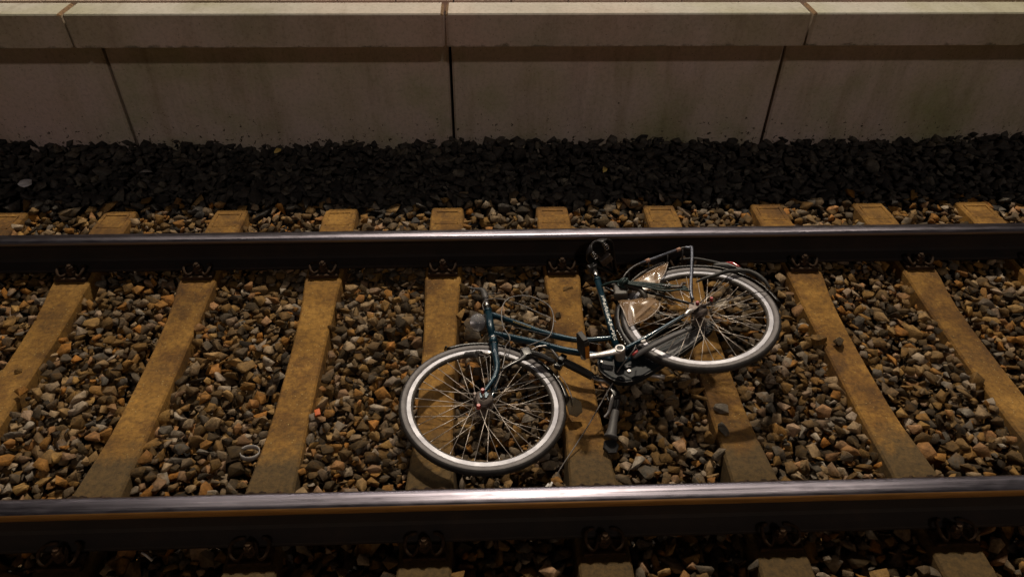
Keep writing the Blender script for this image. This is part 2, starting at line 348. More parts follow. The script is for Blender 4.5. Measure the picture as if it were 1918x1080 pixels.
YR = .7535
make_rail(YR, 'steel rail between the bicycle and the platform wall, nudged by the saddle', -1)
make_rail(-YR, 'steel rail at the bottom of the photo, below the front wheel', 1)

def sleeper_body():
    SW = 1
    st = [(-1.262, -.045, .150, .225), (-1.25, -.012, .172, .235), (-1.13, -.004, .178, .24), (-.62, -.002, .176, .235), (-.575, -.004, .170, .23), (-.47, -.014, .161, .215), (-.34, -.028, .151, .20), (-.2, -.034, .145, .19),
          (0, -.035, .144, .19), (.2, -.034, .145, .19), (.36, -.029, .151, .20), (.48, -.018, .158, .215), (.575, -.004, .170, .23), (.62, -.002, .176, .235), (1.13, -.004, .178, .24), (1.25, -.012, .172, .235), (1.262, -.045, .150, .225)]
    b = MB(); vs = []; c = .008
    for y, z, wt, wb in st:
        a, d = wt/2, wb/2
        sl = (d-a)/.18
        vs += [(-d, y, -.21), (-a-sl*c, y, z-c), (-a+c*.8, y, z), (a-c*.8, y, z), (a+sl*c, y, z-c), (d, y, -.21)]
    fs = []
    for i in range(len(st)-1):
        for k in range(5): fs.append((i*6+k, i*6+k+1, (i+1)*6+k+1, (i+1)*6+k))
    fs += [(0, 1, 2, 3, 4, 5), tuple((len(st)-1)*6+k for k in range(6))[::-1]]
    b.add(vs, fs)
    # sunk cast panel on each outer end: a low raised border
    for s in (-1, 1):
        y0, y1 = s*1.085, s*1.205
        for (cx, cyy, hx, hy) in ((0, y0, .062, .004), (0, y1, .062, .004), (-.062, (y0+y1)/2, .004, .064), (.062, (y0+y1)/2, .004, .064)):
            b.box((cx, cyy, -.0075 if abs(cyy) < 1.19 else -.010), ((1, 0, 0), (0, 1, 0), (0, 0, 1)), (hx, hy, .0052))
    return b
def clip_parts(s, inner):
    """tension clamp at one side of the rail; s = rail side sign, inner = +1 towards the field"""
    y0 = s*YR; d = inner*s       # d: direction away from the rail
    def P(x, a, z): return (x, y0+d*(.070+a), z)
    plate = MB(); plate.box(P(0, .034, .006), ((1, 0, 0), (0, 1, 0), (0, 0, 1)), (.072, .026, .010), 0, .003)
    plate.box(P(0, .060, .010), ((1, 0, 0), (0, 1, 0), (0, 0, 1)), (.070, .006, .010), 0, .002)
    clip = MB(); path = [P(-.034, -.022, .034), P(-.052, -.014, .042), P(-.069, .004, .052), P(-.073, .028, .054), P(-.062, .052, .040), P(-.044, .054, .030), P(-.028, .036, .032), P(-.017, .010, .040), P(0, -.002, .043)]
    path += [(-p[0]+0, p[1], p[2]) for p in path[::-1][1:]]
    path = [(p[0]*.86, p[1], p[2]-.003) for p in path]; clip.tube(path, .0062, 8, 0, sub=4)
    bolt = MB(); b0 = Vector(P(0, .026, .022)); bolt.cyl(b0, b0+Vector((0, 0, .022)), .022, 20); bolt.lathe(b0+Vector((0, 0, .022)), (0, 0, 1), [(.0175, 0), (.0175, .020), (.013, .023), (0, .023)], 6, smooth=False)
    bolt.cyl(b0+Vector((0, 0, .040)), b0+Vector((0, 0, .052)), .010, 12)
    return plate, clip, bolt
SLEEPERS = {
 -4: 'grey-brown concrete sleeper whose outer end touches the left edge of the photo',
 -3: 'concrete sleeper nearest the left edge between the rails, a stone on it',
 -2: 'long tan concrete sleeper, second from the left between the rails',
 -1: 'tan concrete sleeper beside the discarded plastic ring, white pebble on top',
 0: 'concrete sleeper under the left half of the front wheel',
 1: 'stained concrete sleeper under the handlebar, two loose stones near its far end',
 2: 'concrete sleeper beneath the raised rear wheel',
 3: 'concrete sleeper just right of the rear wheel, two brown stones across it',
 4: 'clean concrete sleeper, rightmost between the rails in the photo',
 5: 'concrete sleeper whose outer end lies near the right edge beyond the far rail'}
proto = None
XK = {k: .6*k for k in range(-4, 6)}
for k, d in {-4: .006, -3: .002, -2: .004, -1: .014, 0: -.006, 1: -.012, 2: -.010, 3: .0, 4: -.004, 5: 0}.items(): XK[k] += d
ROT = {-1: .3, 0: -.2, 1: .25, 3: -.3, -3: .2}
for k in range(-4, 6):
    if proto is None:
        proto = thing('sleeper', (0, 0, 0), SLEEPERS[k], 'railway sleeper', 'concrete sleepers of the track')
        sleeper_body().build('concrete_body', M['sleeper'], proto)
        for s in (-1, 1):
            for inn in (-1, 1):
                a, b, c = clip_parts(s, inn)
                pl = a.build('guide_plate', M['fastener'], proto); b.build('tension_clip', M['fastener'], proto); c.build('bolt', M['fastener'], proto)
        root = proto
    else:
        root = proto.copy(); COL.objects.link(root); root['label'] = SLEEPERS[k]
        for ch in list(proto.children):
            c = ch.copy(); COL.objects.link(c); c.parent = root
    root.location = (XK[k], 0, 0); root.rotation_euler.z = R(ROT.get(k, 0))

# ------------------------------------------------------------------ platform beyond the track
YC, ZC, ZB, YW = 1.75, .892, .702, 2.0
pw = thing('platform_wall', (0, YW, -.2), 'concrete platform wall with white-topped overhanging coping slabs behind the far rail', 'platform wall')
def slab(x0, x1, name, wall):
    b = MB(); gp = .005
    if wall:
        c = .012; prof = [(YW, ZB-.06), (YW, -.21)]
        x0 += .009; x1 -= .009
        vs = [(x0, YW+c, -.21), (x0+c, YW, -.21), (x1-c, YW, -.21), (x1, YW+c, -.21), (x0, YW+c, ZB+.02), (x0+c, YW, ZB+.02), (x1-c, YW, ZB+.02), (x1, YW+c, ZB+.02), (x0, YW+.14, -.21), (x1, YW+.14, -.21), (x0, YW+.14, ZB+.02), (x1, YW+.14, ZB+.02)]
        b.add(vs, [(0, 1, 5, 4), (1, 2, 6, 5), (2, 3, 7, 6), (8, 0, 4, 10), (3, 9, 11, 7), (9, 8, 10, 11), (4, 5, 6, 7, 11, 10), (0, 8, 9, 3, 2, 1)])
        return b.build(name, M['wall'], pw)
    # coping: front leans back a little towards its foot, chamfered ends and arris
    e = .014; ch = .007; prof = [(YC+.035, ZB), (YC+.006, ZB+.008), (YC, ZC-ch), (YC+ch, ZC), (YC+.178, ZC), (YC+.178, ZB+.02)]
    x0 += .006; x1 -= .006
    xs = [(x0, e), (x0+e, 0), (x1-e, 0), (x1, e)]
    vs = []
    for x, ins in xs:
        for i, (y, z) in enumerate(prof):
            yy = y+(ins*.9 if i in (1, 2, 3) else 0); zz = z-(ins*.9 if i in (2, 3, 4) else 0); vs.append((x, yy, zz))
    n = len(prof); fs = []; mi = []
    for i in range(3):
        for k in range(n):
            k2 = (k+1) % n; fs.append((i*n+k, i*n+k2, (i+1)*n+k2, (i+1)*n+k)); mi.append(1 if k in (2, 3) and i == 1 else (2 if k in (2, 3) else 0))
    fs += [tuple(range(n)), tuple(3*n+k for k in range(n))[::-1]]; mi += [0, 0]
    b.v = vs; b.f = fs; b.m = mi; b.sm = [False]*len(fs)
    return b.build(name, [M['coping'], M['copingtop'], M['jointdirt']], pw)
for i in range(-4, 4):
    slab(i*2.0+.015, (i+1)*2.0+.015, 'wall_panel', True)
for i in range(-4, 4):
    slab(i*2.01+.005+random.uniform(-.003, .003), (i+1)*2.01+.005, 'coping_slab', False)
bk = MB(); bk.box((0, YW+.30, .2), ((1, 0, 0), (0, 1, 0), (0, 0, 1)), (9, .155, .42)); bk.build('wall_core', M['ground'], pw)
pv = MB()
x = -8.0
while x < 9:
    for j in range(12):
        pv.box((x+.16, 1.965+.15+j*.30, ZC-.03), ((1, 0, 0), (0, 1, 0), (0, 0, 1)), (.157, .147, .03), 0, .003)
    x += .322
pv = pv.build('pavement', M['paving']); pv['kind'] = 'structure'
# the platform the camera stands on (its edge shades the foot of the near rail)
npf = MB(); npf.box((0, -5.75, .331), ((1, 0, 0), (0, 1, 0), (0, 0, 1)), (20, 4.0, .555)); npf = npf.build('near_platform', M['paving']); npf['kind'] = 'structure'

# ------------------------------------------------------------------ ballast
def rock_proto(seed, npt=13, rough=True):
    rd = random.Random(seed); bm = bmesh.new()
    a, b, c = 1, rd.uniform(.55, .90), rd.uniform(.36, .66)
    for _ in range(npt):
        while True:
            p = Vector((rd.uniform(-1, 1), rd.uniform(-1, 1), rd.uniform(-1, 1)))
            if .55 < p.length < 1.02: break
        p.normalize(); p *= rd.uniform(.82, 1.08); bm.verts.new((p.x*a, p.y*b, p.z*c))
    r = bmesh.ops.convex_hull(bm, input=bm.verts[:])
    bmesh.ops.delete(bm, geom=[v for v in bm.verts if not v.link_faces], context='VERTS')
    bmesh.ops.dissolve_limit(bm, angle_limit=R(14), verts=bm.verts[:], edges=bm.edges[:])
    bmesh.ops.bevel(bm, geom=bm.edges[:], offset=.018, segments=1, affect='EDGES')
    bmesh.ops.triangulate(bm, faces=bm.faces[:])
    if rough:
        for v in bm.verts:
            v.co += Vector(noise.noise_vector(v.co*2.2+Vector((seed*3.1, 0, 0))))*.03
    for v in bm.verts: pass
    bm.verts.index_update()
    V = np.array([v.co[:] for v in bm.verts], np.float32); F = np.array([[v.index for v in f.verts] for f in bm.faces], np.int32)
    bm.free(); return V, F
PROT = [rock_proto(i, 8+i % 4) for i in range(40)]
CELL = .008; X0, X1, Y0, Y1 = -3.5, 4.3, -1.45, 2.02
nx, ny = int((X1-X0)/CELL), int((Y1-Y0)/CELL)
H = np.full((ny, nx), -.15, np.float32)
gx = X0+(np.arange(nx)+.5)*CELL; gy = Y0+(np.arange(ny)+.5)*CELL
for k in XK:      # sleepers take their room
    mx = np.abs(gx-XK[k]) < .080
    H[np.ix_(np.abs(gy) < 1.262, mx)] = .05
    mx2 = (np.abs(gx-XK[k]) < .092) & ~mx
    H[np.ix_(np.abs(gy) < 1.27, mx2)] = -.11
def target(x, y):
    t = -.030
    if abs(abs(y)-YR) < .10: t = -.025
    if y > .83: t = -.026
    if y > 1.24: t = -.006 + .010*math.sin(x*2.1)+.008*math.sin(x*5.3+1)
    if y > 1.7: t = .006+(.018*math.sin(x*1.9+.6)+.012*math.sin(x*6.1))
    if y < -.83: t = -.028
    t += .010*noise.noise(Vector((x*2.2, y*2.2, 0)))
    return t
VA, FA, TA, MA = [], [], [], []; vo = 0; cnt = 0
def rotm(rz, tx, ty):
    cz, sz, cx, sx, cy_, sy_ = math.cos(rz), math.sin(rz), math.cos(tx), math.sin(tx), math.cos(ty), math.sin(ty)
    A = np.array([[cz, -sz, 0], [sz, cz, 0], [0, 0, 1]]); B = np.array([[1, 0, 0], [0, cx, -sx], [0, sx, cx]]); C = np.array([[cy_, 0, sy_], [0, 1, 0], [-sy_, 0, cy_]])
    return (B@C@A).astype(np.float32)
rd = random.Random(5)
def inview(x, y):
    return (-2.25-(y+1.4)*.42 < x < 2.85+(y+1.4)*.42)
NST = 36000; fails = 0
for it in range(NST):
    if fails > 5000: break
    best = None
    for c in range(5):
        x = rd.uniform(X0+.05, X1-.05); y = rd.uniform(Y0+.05, Y1-.02)
        if not inview(x, y): continue
        i = int((y-Y0)/CELL); j = int((x-X0)/CELL); h = float(H[i, j])
        sc = h-target(x, y)
        if best is None or sc < best[0]: best = (sc, x, y, i, j, h)
    if best is None: continue
    sc, x, y, i, j, h = best
    s = min(.064, max(.012, rd.lognormvariate(math.log(.0405), .36)))
    if it > 11000: s *= .7
    if y > 1.25: s *= 1.2
    if h > .02 or sc > -.008: fails += 1; continue
    k = rd.randrange(len(PROT)); V, F = PROT[k]
    Rm = rotm(rd.uniform(0, 6.283), rd.gauss(0, .30), rd.gauss(0, .30))
    V2 = (V*s)@Rm.T
    rx = int(max(1, s*.62/CELL))
    i0, i1, j0, j1 = max(0, i-rx), min(ny, i+rx+1), max(0, j-rx), min(nx, j+rx+1)
    foot = H[i0:i1, j0:j1]
    if foot.max() > .03 and (foot > .03).mean() > .16: fails += 1; continue
    zb = float(np.percentile(foot, 62)); lo = float(V2[:, 2].min()); hi = float(V2[:, 2].max())
    zc = zb-lo*.82; top = zc+hi
    tg = target(x, y)
    if top > tg+.030:
        if zc+hi*.2 > tg+.022 or sc > -.02: fails += 1; continue
        zc = min(zc, tg+.028-hi); top = zc+hi
    if abs(abs(y)-YR) < .085 and top > .006: zc -= top-.006; top = .006
    V2 = V2+np.array([x, y, zc], np.float32)
    yy, xx = np.mgrid[i0:i1, j0:j1]; dd = ((yy-i)**2+(xx-j)**2)/float((rx+1)**2)
    dome = zc+hi*np.sqrt(np.clip(1-dd*.8, 0, 1))
    H[i0:i1, j0:j1] = np.where((foot < .04) & (dd <= 1.05), np.maximum(foot, dome), foot)
    VA.append(V2); FA.append(F+vo); vo += len(V2); cnt += 1
    shade_band = 1 if y > 1.27+.03*math.sin(x*7)+rd.gauss(0, .06) else 0  # stones past the platform's shadow line take the shade-darkened colour
    t = rd.random()
    if not shade_band and abs(x-.75) < .9 and rd.random() < .38: t = rd.choice((.42, .42, .76, .30, .14, .95))+rd.uniform(-.04, .04)
    TA.append(np.full(len(V2), t, np.float32)); MA.append(np.full(len(F), shade_band, np.int32))
def big_mesh(name, VA, FA, TA, MA, mats):
    V = np.concatenate(VA); F = np.concatenate(FA); T = np.concatenate(TA); Mi = np.concatenate(MA)
    me = bpy.data.meshes.new(name); me.vertices.add(len(V)); me.vertices.foreach_set('co', V.ravel())
    me.loops.add(len(F)*3); me.loops.foreach_set('vertex_index', F.ravel())
    me.polygons.add(len(F)); me.polygons.foreach_set('loop_start', np.arange(0, len(F)*3, 3, dtype=np.int32))
    for m in mats: me.materials.append(m)
    me.polygons.foreach_set('material_index', Mi); at = me.attributes.new('tint', 'FLOAT', 'POINT'); at.data.foreach_set('value', T)
    me.update(); me.validate(); o = bpy.data.objects.new(name, me); COL.objects.link(o); return o
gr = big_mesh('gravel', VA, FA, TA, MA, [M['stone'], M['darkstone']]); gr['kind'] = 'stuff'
print('stones', cnt, 'faces', sum(len(f) for f in FA))

# loose stones lying on the sleepers: things
def loose(seed, loc, size, tint, label, name='stone', squash=1.0, rz=0, cat='stone', grp='loose stones on the sleepers'):
    V, F = rock_proto(seed, 14); s = size/2; V = V*np.array([s, s, s*squash], np.float32)@rotm(rz, .1, .1).T
    V = V-np.array([0, 0, V[:, 2].min()], np.float32)
    me = bpy.data.meshes.new(name); me.from_pydata(V.tolist(), [], F.tolist()); me.materials.append(M['stone'])
    at = me.attributes.new('tint', 'FLOAT', 'POINT'); at.data.foreach_set('value', np.full(len(V), tint, np.float32))
    o = bpy.data.objects.new(name, me); COL.objects.link(o); o.location = loc
    return tag(o, label, cat, grp)
loose(101, (.612, .520, -.033), .080, .30, 'brown stone at the far end of the stained sleeper below the far rail', rz=.3)
loose(102, (.545, .348, -.035), .052, .12, 'dark angular stone alone on the sleeper left of the seat tube', rz=1.2)
loose(103, (-.622, .480, -.034), .020, .95, 'tiny white pebble on the sleeper above the plastic ring', name='pebble')
loose(104, (-1.792, .055, -.036), .036, .55, 'small stone on the leftmost sleeper', rz=.5)
loose(105, (1.165, -.240, -.036), .078, .76, 'grey stone on the sleeper below the rear wheel, upper of the pair')
loose(106, (1.138, -.352, -.036), .070, .42, 'small stone on the sleeper below the rear wheel, lower of the pair', rz=2)
loose(107, (1.700, .140, -.036), .105, .30, 'large brown stone across the sleeper right of the rear wheel', squash=.8, rz=.2)
loose(108, (1.790, .130, -.036), .080, .14, 'darker stone touching the large brown one on the same sleeper', squash=.9, rz=1)

# small litter
def ribbonring(c, axis, r, h, th):
    b = MB(); b.lathe(c, axis, [(r, 0), (r-.0006, h), (r-th, h), (r-th, 0)], 40, closedprof=True); return b
rg = ribbonring((-.702, -.412, -.030), (.12, .22, 1), .037, .020, .0030).build('plastic_ring', M['ring'])
tag(rg, 'short grey plastic ring lying on the stones between two sleepers', 'plastic ring')
def leafmesh(c, l, w, rz, tilt):
    b = MB(); vs = []; fs = []; n = 9
    for i in range(n):
        t = i/(n-1); ww = w*math.sin(math.pi*min(1, t*.93+.05))**.8
        for k in (-1, 0, 1):
            p = Vector(((t-.5)*l, k*ww/2, .006*abs(k)+.01*math.sin(t*3.1)))
            p.rotate(Matrix.Rotation(tilt, 3, 'X')); p.rotate(Matrix.Rotation(rz, 3, 'Z')); vs.append(p+Vector(c))
    m = len(vs); vs += [v+Vector((0, 0, -.0012)) for v in vs]
    for i in range(n-1):
        for k in (0, 1):
            a = i*3+k; fs.append((a, a+1, a+4, a+3)); fs.append((m+a, m+a+3, m+a+4, m+a+1))
    for i in range(n-1):
        a = i*3; fs.append((a, a+3, m+a+3, m+a)); fs.append((a+2, m+a+2, m+a+5, a+5))
    fs += [(0, m, m+1, 1), (1, m+1, m+2, 2)]
    return b.add(vs, fs, 0, True)
tag(leafmesh((.915, 1.555, .042), .060, .032, 1.3, .5).build('leaf', M['leaf']), 'bright yellow dead leaf on the dark stones above the saddle', 'leaf', 'dead leaves on the ballast')
tag(leafmesh((-1.05, 1.80, .050), .055, .028, 1.0, .6).build('leaf', M['leaf']), 'dull yellow leaf close to the platform wall foot', 'leaf', 'dead leaves on the ballast')
tag(leafmesh((-1.76, 1.57, .044), .07, .022, .1, .2).build('leaf', M['ring']), 'greyish curled leaf on the dark stones at left', 'leaf', 'dead leaves on the ballast')
pp = MB(); rp_ = random.Random(9); bm = bmesh.new(); bmesh.ops.create_icosphere(bm, subdivisions=2, radius=.032)
for v in bm.verts: v.co = v.co*(1+.9*noise.noise(v.co*30)); v.co.z *= .35
bm.verts.index_update(); pp.add([v.co+Vector((-2.41, 1.475, .040)) for v in bm.verts], [[v.index for v in f.verts] for f in bm.faces]); bm.free()
tag(pp.build('paper_scrap', M['paper']), 'crumpled whitish scrap on the dark stones at the far left', 'litter')
cp = MB(); cp.box((.418, -.600, -.018), ((.6, .8, .1), (-.8, .6, 0), (0, 0, 1)), (.018, .005, .004), 0, .001); cp.box((.432, -.598, -.014), ((.5, .85, .2), (-.8, .6, 0), (0, 0, 1)), (.018, .004, .004), 0, .001)
tag(cp.build('plastic_scrap', M['whitetape']), 'small white plastic scrap on the stones just above the near rail', 'litter')
oc = MB(); oc.box((-.475, -.225, -.012), ((1, .3, .1), (-.3, 1, 0), (0, 0, 1)), (.011, .016, .006), 0, .002)
tag(oc.build('orange_scrap', M['orange']), 'tiny orange scrap beside the sleeper left of the front wheel', 'litter')
cb = MB(); cb.tube([(-.945, -.835, .012), (-.925, -.85, .026), (-.90, -.866, .016)], .004, 8, sub=4)
tag(cb.build('cigarette_end', M['whitetape']), 'pale curled scrap under the near rail at bottom left', 'litter')

# ------------------------------------------------------------------ the bicycle
cR = Vector((1.10499, .07650, .20107)); nR = Vector((-.12132, .02657, 1)).normalized()
cF = Vector((.18919, -.27115, .06534)); nF = Vector((.0522, -.00384, 1)).normalized()
eu = (cF-cR); eu -= nR*eu.dot(nR); eu.normalize(); ev = nR.cross(eu)
if ev.y < 0: ev = -ev
fu = Vector((-1, 0, 0)); fu -= nF*fu.dot(nF); fu.normalize(); fv = nF.cross(fu)
if fv.y < 0: fv = -fv
def B(u, v, w=0): return cR+eu*u+ev*v+nR*w
def Fp(r, a, w=0): return cF+fu*r*math.cos(R(a))+fv*r*math.sin(R(a))+nF*w
def Rp(r, a, w=0): return B(r*math.cos(R(a)), r*math.sin(R(a)), w)
bike = thing('bicycle', (.72, 0, -.03), 'dark teal city bicycle lying on its side across the ballast and sleepers', 'bicycle')

def wheel(c, n, xd, hubr, phase, yd):
    w = bpy.data.objects.new('wheel', None); COL.objects.link(w); w.parent = bike; w.location = Vector(c)-PLOC['bicycle']; PLOC[w.name] = Vector(c)
    # tyre with shoulder knobs
    t = MB(); rm, rt = .3105, .0178; NS = 240; ms_ = 16; vs = []; fs = []
    X = Vector(xd).normalized(); Z = Vector(n); Y = Z.cross(X)
    for i in range(NS):
        a = 2*math.pi*i/NS; d = X*math.cos(a)+Y*math.sin(a)
        for k in range(ms_):
            p = 2*math.pi*k/ms_; kn = .0016 if (i % 2 == 0 and k in (2, 3, 13, 14)) else 0
            if k in (0, 1, 15) and i % 4 < 2: kn = .0007
            rr = rt+kn; vs.append(Vector(c)+d*(rm+rr*math.cos(p))+Z*rr*math.sin(p)*.98)
    for i in range(NS):
        for k in range(ms_):
            j = (i+1) % NS; k2 = (k+1) % ms_; fs.append((i*ms_+k, j*ms_+k, j*ms_+k2, i*ms_+k2))
    t.add(vs, fs, 0, True); t.m = [1 if (q % 16) in (3, 4, 5) else 0 for q in range(len(fs))]; t.build('tyre', [M['rubber'], M['sidewall']], w)
    r = MB(); prof = [(.2965, .0115), (.2805, .0125), (.2745, .010), (.2705, .004), (.2705, -.004), (.2745, -.010), (.2805, -.0125), (.2965, -.0115), (.293, -.008), (.293, .008)]
    r.lathe(c, n, prof, 120, closedprof=True, smooth=False, xd=xd); r.m = [0 if (q % 10) in (0, 6, 7, 8, 9) else 1 for q in range(len(r.f))]; r.build('rim', [M['rim'], M['rimdirty']], w)
    hb = MB(); hb.lathe(c, n, [(0, -.062), (.006, -.062), (.006, -.046), (.014, -.045), (.030, -.034), (.031, -.030), (.019, -.026), (.018, .012), (hubr*.8, .016), (hubr, .022), (hubr, .036), (hubr*.82, .040), (.014, .043), (.0125, .052), (.006, .053), (.006, .062), (0, .062)], 32, xd=xd)
    hb.build('hub', M['dirtysteel'], w)
    for i in range(36):
        side = 1 if i % 2 == 0 else -1; lead = 1 if (i//2) % 2 == 0 else -1
        ar = phase+i*10.0; ah = ar+lead*62
        dr = X*math.cos(R(ar))+Y*math.sin(R(ar)); dh = X*math.cos(R(ah))+Y*math.sin(R(ah))
        p0 = Vector(c)+dh*.029+Z*side*.030; p1 = Vector(c)+dr*.2715+Z*side*.002
        s = MB(); s.tube([p0, p1], .00145, 6, cap=True)
        d = (p1-p0).normalized(); s.tube([p1-d*.013, p1], .0021, 6)
        s.build('spoke', M['spoke'], w, recalc=False)
    return w
random.seed(1)
wf = wheel(cF, nF, fu, .040, 3, fv); wf['label'] = 'front wheel'
wr = wheel(cR, nR, eu, .034, 8, ev); wr['label'] = 'rear wheel'
# brake drum plate with arm and red caps on the front hub
db = MB(); db.lathe(cF+nF*.043, nF, [(.038, 0), (.036, .004), (0, .005)], 32)
db.tube([Fp(.03, -40, .050), Fp(.064, -75, .052)], .006, 8); db.tube([Fp(.034, 30, .05), Fp(.045, -30, .05)], .0045, 8)
db.cyl(Fp(.036, 20, .046), Fp(.036, 20, .056), .007); db.build('brake_drum', M['dirtysteel'], wf)
for (r_, a_, n_) in ((.020, 80, cF), (.064, -72, cF)):
    c_ = MB(); c_.cyl(Fp(r_, a_, .052), Fp(r_, a_, .072), .0078, 14); c_.build('axle_nut' if r_ < .03 else 'cable_nut', M['rednut'], wf)
for (r_, a_) in ((.012, 70), (.060, 175)):
    c_ = MB(); c_.cyl(Rp(r_, a_, .055), Rp(r_, a_, .075), .007, 14); c_.build('axle_nut', M['rednut'], wr)
hb2 = MB(); hb2.tube([Rp(.0, 0, .052), Rp(.055, 180, .055), Rp(.07, 165, .05)], .0055, 8); hb2.lathe(cR+nR*.040, nR, [(.032, 0), (.030, .006), (0, .008)], 24); hb2.build('brake_arm', M['dirtysteel'], wr)

# frame
HT, HB = B(.777, .486), B(.824, .302); ST, BB = B(.251, .440), B(.412, -.055)
fr = MB()
fr.tube([HT, HB], .0175, 18); fr.tube([HT+(HT-HB).normalized()*.004, HT-(HT-HB).normalized()*.012], .020, 18); fr.tube([HB+(HT-HB).normalized()*.012, HB-(HT-HB).normalized()*.004], .020, 18)
fr.tube([ST, BB], .0148, 18)
fr.tube([B(.772, .458), B(.676, .318), B(.631, .250), B(.567, .172), B(.498, .112), B(.377, .060)], [.0135, .0135, .0135, .0135, .012, .0105], 16, sub=6)
fr.tube([B(.812, .335), B(.745, .268), B(.661, .180), B(.583, .090), B(.436, -.045)], .0145, 16, sub=6)
fr.cyl(BB-nR*.036, BB+nR*.036, .021, 24)
for s in (-1, 1):
    fr.tube([B(.395, -.052, s*.030), B(.25, -.042, s*.045), B(.075, -.018, s*.060)], [.0105, .010, .0085], 12, sub=4)
    fr.tube([B(.240, .385, s*.014), B(.13, .20, s*.045), B(.018, .018, s*.060)], [.0065, .0065, .006], 10, sub=4, mi=1)
    fr.prism([B(.095, -.028, s*.060), B(.03, -.014, s*.060), B(-.012, .004, s*.060), B(.0, .026, s*.060), B(.03, .03, s*.060), B(.06, -.006, s*.060)], nR, .005, mi=2)
fr.tube([B(.345, -.045, -.030), B(.345, -.045, .030)], .007, 8)
frame = fr.build('frame', [M['teal'], M['black'], M['dirtysteel']], bike)
# pale lettering worn along the seat tube and top tube (illegible strokes)
lt = MB(); sd = (BB-ST); sl = sd.length; sd = sd.normalized(); toc = (cam.matrix_world.translation-ST).normalized()
side = (Vector((0.2, -2.1, 2.2))-ST); side = (side-sd*side.dot(sd)).normalized(); sx_ = sd.cross(side)
rl = random.Random(4); t = .27*sl
while t < .84*sl:
    l = rl.uniform(.006, .012); a = rl.uniform(.35, .75); p = ST+sd*t
    for q in range(3):
        aa = a-q*.28; d = (side*math.cos(aa)-sx_*math.sin(aa)); tt = sx_*math.cos(aa)+side*math.sin(aa)
        if rl.random() < .8: lt.box(p+d*.0149+sd*rl.uniform(-.002, .002), (sd, tt, d), (l/2*rl.uniform(.6, 1), .0019, .0007))
    t += l+rl.uniform(.002, .005)
lt.build('small_marks', M['small_marks'], frame)
l2 = MB(); a0, b0 = B(.70, .352), B(.655, .286); td = (b0-a0).normalized(); n0 = (Vector((.2, -2.1, 2.2))-a0); n0 = (n0-td*n0.dot(td)).normalized(); s0 = td.cross(n0)
t = 0
while t < .085:
    l = rl.uniform(.005, .009); l2.box(a0+td*t+n0*.0138-s0*.003, (td, s0, n0), (l/2, .003, .0008)); t += l+.003
l2.build('small_marks', M['lettergold'], frame)
sp = MB(); sp.tube([ST-(BB-ST).normalized()*-.004, B(.226, .522)], .0128, 16); sp.build('seat_post', M['chrome'], bike)
sc_ = MB(); sc_.tube([ST+(BB-ST).normalized()*.012, ST-(BB-ST).normalized()*.004], .0172, 16); sc_.build('seat_clamp', M['teal'], bike)
# stem stub with black quill elbow
hd = (HT-HB).normalized()
st_ = MB(); st_.tube([HT, HT+hd*.088], .0115, 16); st_.tube([HT, HT+hd*.008], .0185, 16); st_.build('stem', M['chrome'], bike)
el = MB(); el.tube([HT+hd*.084, HT+hd*.112, B(.748, .632, .004), B(.768, .655, .006), B(.784, .664, .006)], [.0145, .016, .014, .0075, .006], 14, sub=3)
el.tube([B(.784, .664, .006), B(.792, .676, .010)], .006, 8); el.tube([B(.777, .652, .006), B(.800, .640, .0)], .004, 8); el.build('stem_elbow', M['greyplastic'], bike)
hr = MB()
for d_ in (.002, .012, .020): hr.tube([HT+hd*d_, HT+hd*(d_+.005)], .0205, 18)
hr.build('headset', M['black'], bike)

# front fork: crown, two blades, swept forward at the bottom
fk = MB(); CR0 = HB-hd*.016
fk.tube([HB, HB-hd*.030], [.019, .021], 18)
for s in (-1, 1):
    fk.tube([CR0-hd*.006+nF*s*.012, Fp(.335, 98, s*.026), Fp(.252, 101.3, s*.045), Fp(.177, 108.6, s*.050), Fp(.125, 113, s*.051), Fp(.078, 113, s*.052), Fp(.022, 95, s*.052)], [.017, .0165, .0145, .0132, .0115, .0095, .0075], 14, sub=5)
    fk.prism([Fp(.03, 100, s*.052), Fp(.02, 40, s*.052), Fp(.014, -30, s*.052), Fp(.014, -150, s*.052), Fp(.024, 150, s*.052)], nF, .005)
fork = fk.build('fork', M['teal'], bike)
ls = MB(); ls.tube([HB+hd*.002, HB-hd*.007], .0215, 18); ls.build('headset', M['chrome'], bike)
wl = MB(); wl.box(Fp(.318, 98.5, .0445), (hd, nF.cross(hd), nF), (.008, .007, .0015), 0, .001); wl.build('sticker', M['whitetape'], fork)

# mudguards
def guard(cfun, a0, a1, r, wo, hw, mat, name, par, n=48, roff=None, th=.0014):
    b = MB(); vs = []; fs = []; prof = [(-hw, -.015), (-hw*.93, -.006), (-hw*.6, .002), (0, .006), (hw*.6, .002), (hw*.93, -.006), (hw, -.015)]; m = len(prof)
    for i in range(n+1):
        t = i/n; a = a0+(a1-a0)*t; dr, dw = roff(t) if roff else (0, 0)
        for ww, rr in prof: vs.append(cfun(r+rr+dr, a, wo+ww+dw))
        for ww, rr in prof: vs.append(cfun(r+rr+dr-th, a, wo+ww*.96+dw))
    q = 2*m
    for i in range(n):
        for k in range(m-1):
            fs.append((i*q+k, i*q+k+1, (i+1)*q+k+1, (i+1)*q+k)); fs.append((i*q+m+k, (i+1)*q+m+k, (i+1)*q+m+k+1, i*q+m+k+1))
        fs.append((i*q, (i+1)*q, (i+1)*q+m, i*q+m)); fs.append((i*q+m-1, i*q+q-1, (i+1)*q+q-1, (i+1)*q+m-1))
    for e in (0, n): fs.append(tuple(e*q+k for k in range(m))+tuple(e*q+m+k for k in range(m))[::-1])
    b.add(vs, fs, 0, True); return b.build(name, mat, par)
mgf = guard(Fp, 64, 174, .345, -.010, .026, M['black'], 'mudguard', bike); mgf['label'] = 'front mudguard'
